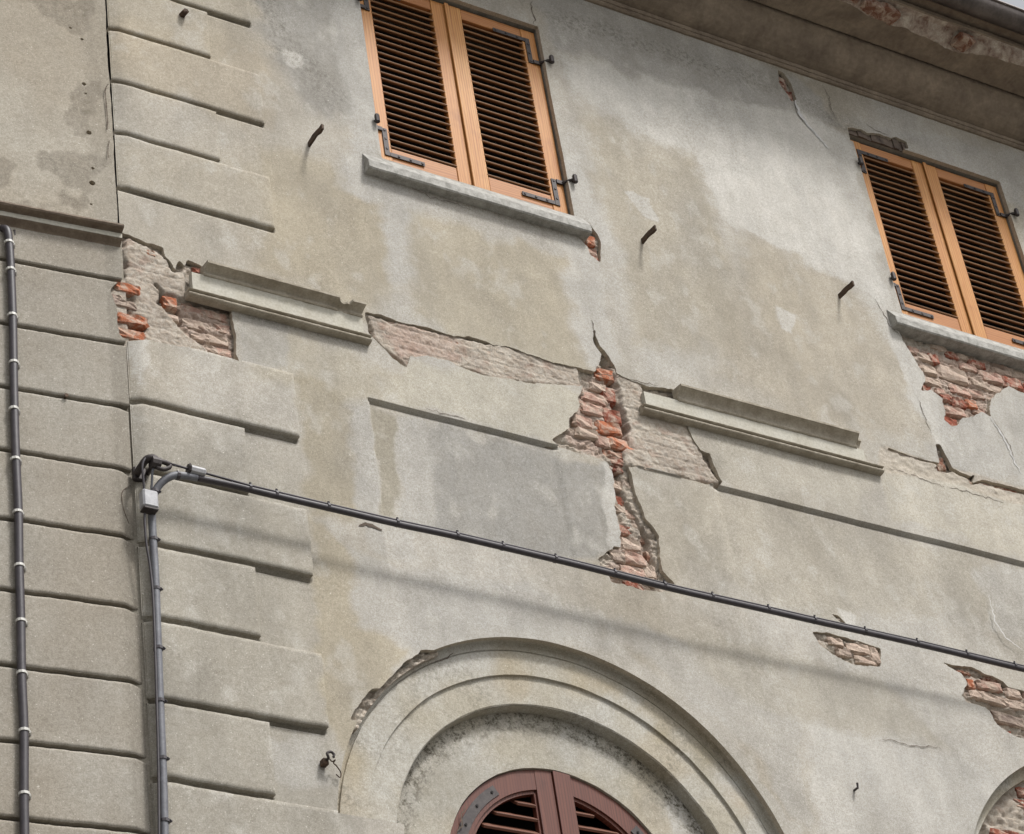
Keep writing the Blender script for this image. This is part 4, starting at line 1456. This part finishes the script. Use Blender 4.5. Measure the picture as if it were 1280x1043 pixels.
# ------------------------------------------------------------------ hairline cracks (flat ribbons on the plaster, the dark of the gap put into their colour)
def crack(pts, w, mt='crack', frame='main', parent=None, y=-0.0035, seed=0, jit=0.004):
    rs = random.Random(seed)
    q = [P(a, b, y) if frame == 'main' else np.array(LW(*PL(a, b), 0.002)) for a, b in pts]
    fine = []
    for a, b in zip(q[:-1], q[1:]):
        m_ = max(2, int(np.linalg.norm(b-a)/0.018))
        for k in range(m_):
            fine.append(a+(b-a)*k/m_)
    fine.append(q[-1])
    vs = []; fs = []
    n = len(fine)
    for i, p_ in enumerate(fine):
        t = fine[min(i+1, n-1)]-fine[max(i-1, 0)]; t = t/np.linalg.norm(t)
        nrm = np.array([-t[2], 0, t[0]])
        e = min(i, n-1-i)/(n/2)
        ww = w*(0.35+0.65*min(1, e*2))*rs.uniform(0.5, 1.35)*0.5
        c_ = p_+nrm*rs.gauss(0, jit)
        vs += [c_+nrm*ww, c_-nrm*ww]
        if i:
            fs.append((2*i-2, 2*i-1, 2*i+1, 2*i))
    return mesh_obj('crack', vs, fs, M[mt], parent or house)
crack(Z(854, 0, 2.979, [(418, 372), (430, 420), (460, 460), (500, 505), (540, 550)]), 0.030, 'filler', seed=1)
crack(Z(854, 0, 2.979, [(415, 378), (425, 425), (462, 470), (495, 500)]), 0.004, seed=2)
crack(Z(854, 0, 2.979, [(520, 318), (545, 370), (550, 410), (575, 450)]), 0.004, seed=3)
crack(Z(427, 0, 2.979, [(708, 0), (706, 40), (722, 75), (716, 92)]), 0.005, seed=4)
crack(Z(854, 693, 2.979, [(740, 688), (790, 692), (840, 715), (960, 722)]), 0.004, seed=5)
crack(ZH3([(478, 530), (520, 590), (560, 660), (590, 740), (622, 790)]), 0.012, 'filler', seed=6)
crack(ZH3([(484, 530), (526, 590), (566, 660), (596, 740)]), 0.004, seed=7)
crack(Z(440, 460, 4.267, [(395, 215), (450, 238), (520, 250), (610, 275)]), 0.004, seed=8)
crack(ZC([(178, 0), (188, 30), (186, 60)]), 0.006, seed=9)
crack(Z(400, 760, 3.685, [(675, 905), (655, 950), (650, 1000), (625, 1043)]), 0.006, y=D2-0.003, seed=10)
crack(Z(427, 350, 2.979, [(945, 345), (1080, 372), (1180, 396)]), 0.006, seed=11)
crack(Z(1030, 560, 5.12, [(400, 5), (520, 50), (640, 75), (700, 100)]), 0.007, seed=12)
crack(Z(1030, 560, 5.12, [(420, 130), (560, 170), (700, 225), (770, 245)]), 0.004, seed=13)
crack(Z(1030, 560, 5.12, [(800, 250), (1000, 305), (1150, 350)]), 0.005, seed=14)
crack(ZH3([(135, 430), (160, 500), (200, 600)]), 0.004, seed=15)
crack(Z(854, 350, 2.979, [(715, 70), (770, 170), (810, 210)]), 0.005, seed=16)
crack(Z(854, 693, 2.979, [(1140, 150), (1160, 250), (1200, 310), (1269, 360)]), 0.006, 'filler', seed=17)
crack(Z(427, 0, 2.979, [(250, 690), (330, 735), (420, 755), (500, 790)]), 0.003, seed=18)
crack(Z(427, 350, 2.979, [(64, 914), (90, 908), (112, 914), (150, 934)]), 0.022, seed=21, jit=0.002)
crack(Z(1040, 140, 3.067, [(130, 45), (165, 70), (215, 90)]), 0.006, seed=19)
crack(Z(400, 760, 3.685, [(530, 245), (570, 232), (615, 212)]), 0.005, y=D1-0.004, seed=20)

# ------------------------------------------------------------------ the neighbouring house
ZST = PL(158.8, 281.2, 0.06)[1]                        # top of its string course
ZSB = PL(154.4, 312, 0.02)[1]
S0 = -1.9
def left_colour(U, Zz):
    n1 = fbm(U*2.2+7, Zz*1.6, 5, 301)
    n2 = fbm(U*6, Zz*5, 5, 311)
    w = np.clip((n1-0.5)*3+0.5, 0, 1)[:, None]
    up_ = smooth(ZST-0.1, ZST+0.1, Zz)[:, None]
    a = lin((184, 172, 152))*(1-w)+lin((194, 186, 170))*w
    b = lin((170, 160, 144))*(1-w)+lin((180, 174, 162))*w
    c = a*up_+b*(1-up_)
    k = smooth(0.56, 0.66, n2)[:, None]*0.45*up_
    c = c*(1-k)+lin((132, 120, 104))*k
    c = c*(1+(n2-0.5)[:, None]*0.22)
    k = (smooth(-0.10, -0.075, U)*0.45*(1-up_[:, 0]))[:, None]  # darker strip on the rounded end: dirt, plus shade put into the colour
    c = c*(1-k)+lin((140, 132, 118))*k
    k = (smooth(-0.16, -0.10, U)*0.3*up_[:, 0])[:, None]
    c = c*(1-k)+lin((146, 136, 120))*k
    g_ = smooth(0.55, 0.75, n2)*0.35*up_[:, 0]
    return c, g_
LHOLE = SZ(Z(130, 280, 5.215, [(30, 440), (55, 500), (80, 600), (85, 700), (110, 760), (200, 790), (400, 700), (400, 100), (155, 75), (135, 170), (148, 300), (125, 378), (80, 400)]))
PITS = [SZ([(x, y)])[0] for x, y in Z(0, 0, 2.979, [(305, 147), (312, 315), (330, 497), (342, 685), (338, 764), (262, 105), (344, 630), (318, 350)])]
PITR = [0.010, 0.012, 0.014, 0.016, 0.008, 0.009, 0.010, 0.008]
def left_upper_field(U, Zz):
    F = -U-0.010-(fbm(U*8, Zz*8, 3, 321)-0.5)*0.012
    for (s, z), r in zip(PITS, PITR):
        F = np.minimum(F, np.hypot(U-s, Zz-z)-r)
    return F
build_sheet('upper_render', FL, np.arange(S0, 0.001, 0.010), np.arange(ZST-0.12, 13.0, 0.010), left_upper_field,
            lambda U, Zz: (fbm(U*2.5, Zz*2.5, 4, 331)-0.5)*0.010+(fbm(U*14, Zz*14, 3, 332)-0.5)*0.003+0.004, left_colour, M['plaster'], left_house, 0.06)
# flat ground behind the courses and beyond the part in view
def lq(a, b, c, d, out):
    return [LW(a, c, out), LW(b, c, out), LW(b, d, out), LW(a, d, out)]
lb = mesh_obj('wall_core', lq(-9, -0.001, 0, ZST, -0.034)+lq(-9, S0, ZST-0.1, 13.4, 0.004)+lq(S0, -0.002, ZST-0.1, 13.4, -0.05), [(0, 1, 2, 3), (4, 5, 6, 7), (8, 9, 10, 11)], M['plaster'], left_house)
setattr_arrays(lb.data, np.tile(lin((150, 140, 124)), (len(lb.data.vertices), 1)))
gz = [PL(x, y)[1] for x, y in ((151.5, 355), (160, 434.6), (166, 513.5), (159.4, 590), (171.2, 675.6), (178, 763.5), (181.3, 856.5), (184, 948.8), (167.3, 1041.4))]
gz = [ZSB+0.03]+gz
gz += [gz[-1]-0.36, gz[-1]-0.72]
for k in range(len(gz)-1):
    zt_, zb_ = gz[k]-0.010, gz[k+1]+0.010
    def fld(U, Zz, zt_=zt_, zb_=zb_):
        d = sdf_poly(U, Zz, LHOLE)+(fbm(U*28, Zz*28, 3, 342)-0.5)*0.02
        return np.minimum(d, -U-0.002)
    tp_ = 0.0 if k < 3 else (0.5 if k == 3 else 1.0)
    def out(U, Zz, zt_=zt_, zb_=zb_, tp=tp_):
        e = np.minimum(zt_-Zz, Zz-zb_)
        o = 0.020-0.005*smooth(0.006, 0, e)+(fbm(U*5, Zz*5, 3, 343)-0.5)*0.004
        return o-smooth(-0.085, -0.0, U)*0.034*tp
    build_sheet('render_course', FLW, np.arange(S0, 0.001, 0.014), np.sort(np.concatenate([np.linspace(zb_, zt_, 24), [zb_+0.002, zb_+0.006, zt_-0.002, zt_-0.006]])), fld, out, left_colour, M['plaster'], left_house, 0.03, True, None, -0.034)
# mortar filling the joint between the houses
jm = mesh_obj('joint_mortar', [(UC-0.05, 0.026, 5.5), (UC+0.012, 0.012, 5.5), (UC+0.012, 0.012, ZST), (UC-0.05, 0.026, ZST)], [(0, 1, 2, 3)], M['plaster'], left_house)
setattr_arrays(jm.data, np.tile(lin((176, 168, 152)), (4, 1)))
lr = SZ(Z(130, 280, 5.215, [(30, 380), (40, 780), (200, 800), (200, 380)]))
build_sheet('rubble_mortar', FL, np.arange(-0.14, 0.012, 0.008), np.arange(lr[:, 1].min(), lr[:, 1].max(), 0.008), lambda U, Zz: 0.04-sdf_poly(U, Zz, LHOLE),
            lambda U, Zz: -0.006+(fbm(U*20, Zz*20, 4, 351)-0.5)*0.02, core_colour, M['mortar'], left_house, 0.03, False, None)
# its string course
zt1 = PL(77, 266, 0.085)[1]
zb1 = PL(77, 300.5, 0.015)[1]
za = PL(77, 277, 0.055)[1]; zb2 = PL(77, 284.5, 0.05)[1]
lp = [(zb1, -0.01), (zb1, 0.012), (zb1+0.006, 0.016)]
for k in range(7):
    t = k/6
    lp.append((zb1+0.012+(zb2-zb1-0.016)*t, 0.018+0.030*(1-math.cos(t*math.pi/2))))
lp += [(zb2, 0.052), (za-0.003, 0.052), (za, 0.058)]
for k in range(6):
    t = k/5
    lp.append((za+0.002+(zt1-0.018-za)*t, 0.058+0.028*math.sin(t*math.pi/2)))
lp += [(zt1-0.010, 0.090), (zt1, 0.088), (zt1+0.018, -0.01)]
extrude_profile('string_course', LW, lp, np.arange(S0, 0.005, 0.03), M['mould_brown'], left_house, 0.0006, (), 77)
extrude_profile('string_fascia', LW, [(zb2+0.002, 0.03), (zb2+0.002, 0.0545), (za-0.004, 0.0545), (za-0.004, 0.03)], np.arange(S0, 0.002, 0.03), M['fascia'], left_house, 0.0003, (), 78)
for pts, w in ((Z(120, 0, 5.217, [(75, 560), (55, 600), (62, 700), (70, 800), (66, 860)]), 0.005), (Z(120, 0, 5.217, [(80, 930), (72, 1000), (75, 1043)]), 0.004),
               (Z(0, 350, 2.979, [(470, 540), (455, 600), (470, 660), (448, 700)]), 0.003), (Z(0, 350, 2.979, [(490, 760), (450, 800), (455, 860), (480, 910)]), 0.004)):
    q = [PL(a, b) for a, b in pts]
    vs = []; fs = []
    pts3 = catmull([LW(s, z, 0.0135 if z > ZST else 0.024-0.034*float(smooth(-0.085, 0, s))) for s, z in q], 8)
    for i, p_ in enumerate(pts3):
        ww = w*random.uniform(0.3, 0.7)
        vs += [p_+LD*ww, p_-LD*ww]
        if i:
            fs.append((2*i-2, 2*i-1, 2*i+1, 2*i))
    mesh_obj('crack', vs, fs, M['crack'], left_house)  # flat ribbon; its colour carries the dark of the gap
# roof of the neighbour, out of view
mesh_obj('roof', [LW(-9, 13.4, 0.4), LW(0, 13.4, 0.4), LW(0, 15.6, -6), LW(-9, 15.6, -6)], [(0, 1, 2, 3)], M['rooftile'], left_house)

# ------------------------------------------------------------------ cables
def LP3(px, py, out):
    s, z = PL(px, py, out)
    return np.array(LW(s, z, out))
# left: clipped cable running down the neighbour
lc_px = [(9, 289), (12, 310), (14, 345), (16, 400), (17, 455), (18, 512), (20, 575), (23, 640), (24, 708), (26, 777), (27, 842), (30, 914), (30, 993), (31, 1060), (32, 1120)]
lc = [LP3(x, y, 0.042) for x, y in lc_px]
lc = [np.array(LW(PL(3, 284, 0.03)[0], PL(3, 284, 0.03)[1], 0.02))]+lc
lcable = empty('clipped_cable', tuple(lc[-1]), 'black cable held by pale clips running down the grooved courses', 'cable')
tube_obj('cable', catmull(lc, 5), 0.019, M['cable'], lcable, 10)
for (x, y) in ((11, 304), (13, 338), (15, 395), (17, 454), (17, 512), (19, 575), (22, 641), (24, 708), (26, 777), (27, 842), (30, 914), (30, 993)):
    a = LP3(x, y, 0.042)
    bm = bmesh.new()
    tube(bm, [a+np.array([0, 0, -0.006]), a+np.array([0, 0, 0.006])], 0.0225, 10)
    bm_obj('clip', bm, M['clip'], lcable, False)
    b = LP3(x, y, 0.0)
    bm = bmesh.new()
    tube(bm, [a+LD*0.02, LO+LD*((a-LO)@LD+0.034)+LN*0.008+np.array([0, 0, a[2]])], 0.008, 6)
    bm_obj('clip_tail', bm, M['clip'], lcable)

# right: riser up the corner, swan neck, and the span along the facade
OFF = 0.13
span_px = [(246, 597.5), (271, 602.7), (300, 609), (330, 616.5), (427, 639), (500, 656), (571, 671), (695, 700), (768, 718), (854, 739.5), (950, 761), (1018, 776.5), (1146, 805), (1280, 837), (1420, 869), (1560, 900)]
span = [P(x, y, -OFF) for x, y in span_px]
rise_px = [(208, 1120, 0.05), (206, 1060, 0.05), (204, 980, 0.05), (200, 880, 0.05), (197, 800, 0.05), (194, 720, 0.052), (191, 670, 0.06), (190, 632, 0.075), (195, 613, 0.095), (206, 600, 0.115), (219, 594.5, 0.127), (232, 595.2, 0.13)]
rise = [P(x, y, -o) for x, y, o in rise_px]
scab = empty('service_cable', tuple(rise[0]), 'thick dark cable climbing the house corner then strung across the cracked facade', 'cable')
tube_obj('riser', catmull(rise, 6)+[span[0]], 0.0175, M['cable_grey'], scab, 10)
tube_obj('span', catmull(span, 6), 0.0155, M['cable'], scab, 10)
# messenger wire on top of the span
mes = [P(209, 579, -OFF-0.012), P(235, 586, -OFF-0.012), P(256, 591.5, -OFF-0.012), P(312, 607, -OFF-0.012)]
tube_obj('messenger_wire', mes+[s+np.array([0, -0.004, 0.018]) for s in span[4:]], 0.0055, M['cable'], scab, 6)
for (x, y) in ((312, 611.5), (345, 619.5), (410, 635), (496, 655), (571, 671), (628, 684.5), (694, 700), (768, 718), (830, 733), (890, 747.5), (960, 763), (1018, 776.5), (1081, 790.5), (1146, 805), (1208, 819.5), (1268, 834)):
    a = P(x, y, -OFF); t = P(x+3, y+0.72, -OFF)-a; t = t/np.linalg.norm(t)
    bm = bmesh.new()
    tube(bm, [a-t*0.006+np.array([0, 0, 0.004]), a+t*0.006+np.array([0, 0, 0.004])], 0.0195, 9)
    tube(bm, [a+np.array([0, -0.005, 0.018]), a+np.array([0.002, -0.008, 0.029])], 0.006, 5)
    bm_obj('cable_tie', bm, M['cable'], scab)
for (x, y, o) in ((192, 675, 0.058), (195, 737, 0.05), (198, 811, 0.05), (200, 877, 0.05), (203, 949, 0.05), (206, 1027, 0.05), (193, 615, 0.092), (222, 594.5, 0.127)):
    a = P(x, y, -o)
    ax = np.array([0, 0, 0.007]) if y > 610 else np.array([0.007, 0, 0])
    bm = bmesh.new()
    tube(bm, [a-ax, a+ax], 0.0215, 9)
    tube(bm, [a+np.array([0.016, -0.01, 0.004]), a+np.array([0.026, -0.01, -0.004])], 0.006, 5)
    bm_obj('cable_tie', bm, M['cable'], scab)
# thin twin wires beside the riser
w1 = [P(x, y, -o) for x, y, o in ((199, 1060, 0.06), (198, 960, 0.06), (196, 880, 0.062), (192, 760, 0.065), (188, 712, 0.07), (183, 680, 0.08), (181, 655, 0.09), (181, 642, 0.095))]
tube_obj('thin_wire', catmull(w1, 6), 0.006, M['cable'], scab, 6)
w2 = [P(x, y, -o) for x, y, o in ((181, 618, 0.10), (179, 598, 0.115), (178, 582, 0.125), (182, 573, 0.13), (187, 572, 0.13))]
tube_obj('thin_wire', catmull(w2, 6), 0.006, M['cable'], scab, 6)
w3 = [P(x, y, -o) for x, y, o in ((189, 618, 0.09), (190, 600, 0.11), (191, 588, 0.125), (196, 580, 0.13))]
tube_obj('thin_wire', catmull(w3, 6), 0.006, M['cable_grey'], scab, 6)
# strain clamp boxes
def obox(name, c, ax, ln, r, mt, parent, seg=4):
    """rounded box along ax"""
    ax = np.array(ax)/np.linalg.norm(ax)
    bm = bmesh.new()
    tube(bm, [c-ax*ln/2, c-ax*(ln/2-0.006), c+ax*(ln/2-0.006), c+ax*ln/2], [r*0.85, r, r, r*0.85], 8)
    return bm_obj(name, bm, mt, parent)
a = P(185.5, 628, -0.095)
bm = bmesh.new(); box(bm, a[0]-0.036, a[0]+0.036, a[1]-0.03, a[1]+0.02, a[2]-0.042, a[2]+0.05, 0.008)
bm_obj('clamp_box', bm, M['pvc'], scab)
bm = bmesh.new(); box(bm, a[0]-0.034, a[0]+0.034, a[1]-0.028, a[1]+0.018, a[2]-0.052, a[2]-0.0425, 0.002)
bm_obj('clamp_foot', bm, M['iron'], scab)
q0, q1 = P(236, 586.5, -OFF-0.012), P(256, 591.5, -OFF-0.012)
obox('insulator', (q0+q1)/2, q1-q0, np.linalg.norm(q1-q0), 0.020, M['pvc'], scab)
obox('insulator_cap', q0, q1-q0, 0.012, 0.027, M['iron'], scab)

# wall bracket that carries the span
wb0 = P(172, 592, 0.0)
brk = empty('cable_bracket', tuple(wb0), 'dark iron eye bracket at the joint of the two houses, carrying the cable', 'bracket')
pth = [P(170, 594, -0.006), P(173, 589, -0.05), P(178, 581, -0.09), P(184, 574, -0.125), P(192, 573, -0.14), P(197, 578, -0.14)]
tube_obj('arm', catmull(pth, 6), 0.017, M['iron'], brk, 8)
tube_obj('arm', catmull([P(183, 594, -0.0), P(188, 587, -0.07), P(194, 580, -0.13)], 6), 0.012, M['iron'], brk, 8)
bm = bmesh.new(); c_ = P(173, 594, -0.008)
box(bm, c_[0]-0.03, c_[0]+0.03, -0.03, -0.002, c_[2]-0.04, c_[2]+0.03, 0.006)
bm_obj('base_plate', bm, M['iron'], brk)
eye = P(194, 579, -0.135)
bm = bmesh.new(); tube(bm, [eye+np.array([-0.02, 0, 0]), eye+np.array([0.02, 0, 0])], 0.028, 10); bm_obj('eye', bm, M['iron'], brk)
tube_obj('shackle', catmull([P(197, 577, -0.14), P(205, 578, -0.14), P(212, 581, -0.142)], 5), 0.012, M['iron'], brk, 7)
tube_obj('shackle', catmull([P(195, 584, -0.14), P(203, 587, -0.14), P(211, 585, -0.142), P(213, 582, -0.142)], 5), 0.010, M['iron'], brk, 7)

# ------------------------------------------------------------------ iron bars projecting from the wall
def iron_bar(base, tip, label, ln=0.14, wdt=0.034, tk=0.012):
    b = P(*base)
    L_ = min(np.arange(0.04, 0.2, 0.005), key=lambda l: (lambda r: np.linalg.norm(r))(proj(b+np.array([0, -l, 0]))-np.array(tip)))
    bm = bmesh.new()
    box(bm, b[0]-tk/2, b[0]+tk/2, -L_, 0.03, b[2]-wdt/2, b[2]+wdt/2, 0.002)
    bmesh.ops.subdivide_edges(bm, edges=[e for e in bm.edges if e.calc_length() > 0.05], cuts=5)
    for v in bm.verts:
        v.co.x += random.gauss(0, 0.0012); v.co.z += random.gauss(0, 0.0015)
    # bent and split end
    for v in bm.verts:
        if v.co.y < -L_*0.75:
            v.co.x += 0.006
    o = bm_obj('iron_bar', bm, M['rust'])
    tag(o, label, 'iron bar', 'rusty iron bars projecting from the facade')
    return o
def proj(w):
    v = RC @ (w-np.array([0, -DIST, EYE]))
    return np.array([640+FPX*v[0]/v[2], 521.5+FPX*v[1]/v[2]])
iron_bar((386, 181), (401, 157), 'rusty flat iron bar sticking out between the quoin blocks and the left shuttered window')
iron_bar((803, 302), (820, 285), 'rusty iron bar sticking out below right of the left window sill end')
iron_bar((1049, 371), (1068, 356), 'rusty iron bar sticking out beside the left end of the right window sill')
# cut-off stub among the upper quoins
b = P(226, 22)
bm = bmesh.new()
tube(bm, [b+np.array([0, 0.02, 0]), b+np.array([0, -0.02, 0]), b+np.array([0.004, -0.055, -0.004]), b+np.array([0.002, -0.06, -0.004])], [0.016, 0.018, 0.017, 0.010], 6)
tag(bm_obj('iron_stub', bm, M['rust']), 'short cut-off iron stub in the topmost quoin blocks', 'iron stub')
# hook with a loose wire beside the lowest quoins
b = P(404, 955)
hook = empty('wall_hook', tuple(b), 'bent dark iron hook with a loose wire end beside the lowest quoin blocks', 'hook')
hp = [(0, 0.02, 0), (0, -0.045, 0.0), (-0.008, -0.055, 0.018), (0.010, -0.055, 0.028), (0.024, -0.055, 0.018), (0.020, -0.055, 0.004)]
tube_obj('hook_bar', catmull([b+np.array(v) for v in hp], 5), 0.006, M['iron'], hook, 7)
bm = bmesh.new(); box(bm, b[0]-0.018, b[0]+0.010, -0.035, -0.001, b[2]-0.022, b[2]+0.010, 0.004); bm_obj('plug', bm, M['rust'], hook)
wp = [P(410, 946, -0.05), P(415, 952, -0.04), P(419, 950, -0.05), (P(417, 954, -0.03)), P(421, 958, -0.03), P(426, 966, -0.02), P(425, 972, -0.02), P(420, 968, -0.02)]
tube_obj('loose_wire', catmull(wp, 6), 0.0028, M['rust'], hook, 5)
b = P(1067, 986)
bm = bmesh.new()
tube(bm, [b+np.array([0, 0.02, -0.01]), b+np.array([0, -0.03, -0.012]), b+np.array([0, -0.034, 0.012])], 0.006, 6)
tag(bm_obj('wall_hook', bm, M['iron']), 'small dark iron hook in bare pale plaster between the two arches', 'hook')
b = LP3(80, 500, 0.0)
bm = bmesh.new()
tube(bm, [b-LN*0.01, b+LN*0.03, b+LN*0.031, b+LN*0.036], [0.005, 0.005, 0.011, 0.010], 7)
tag(bm_obj('nail', bm, M['rust']), 'single rusty nail head in a groove of the rendered courses', 'nail')
# iron clip under the neighbour's string course, beside the cable
bm = bmesh.new()
pts = [LP3(18, 288, 0.02), LP3(18.5, 300, 0.012), LP3(19, 313, 0.008)]
tube(bm, pts, 0.006, 6)
tag(bm_obj('wire_end', bm, M['iron']), 'short dark wire end hanging under the string course beside the clipped cable', 'wire')
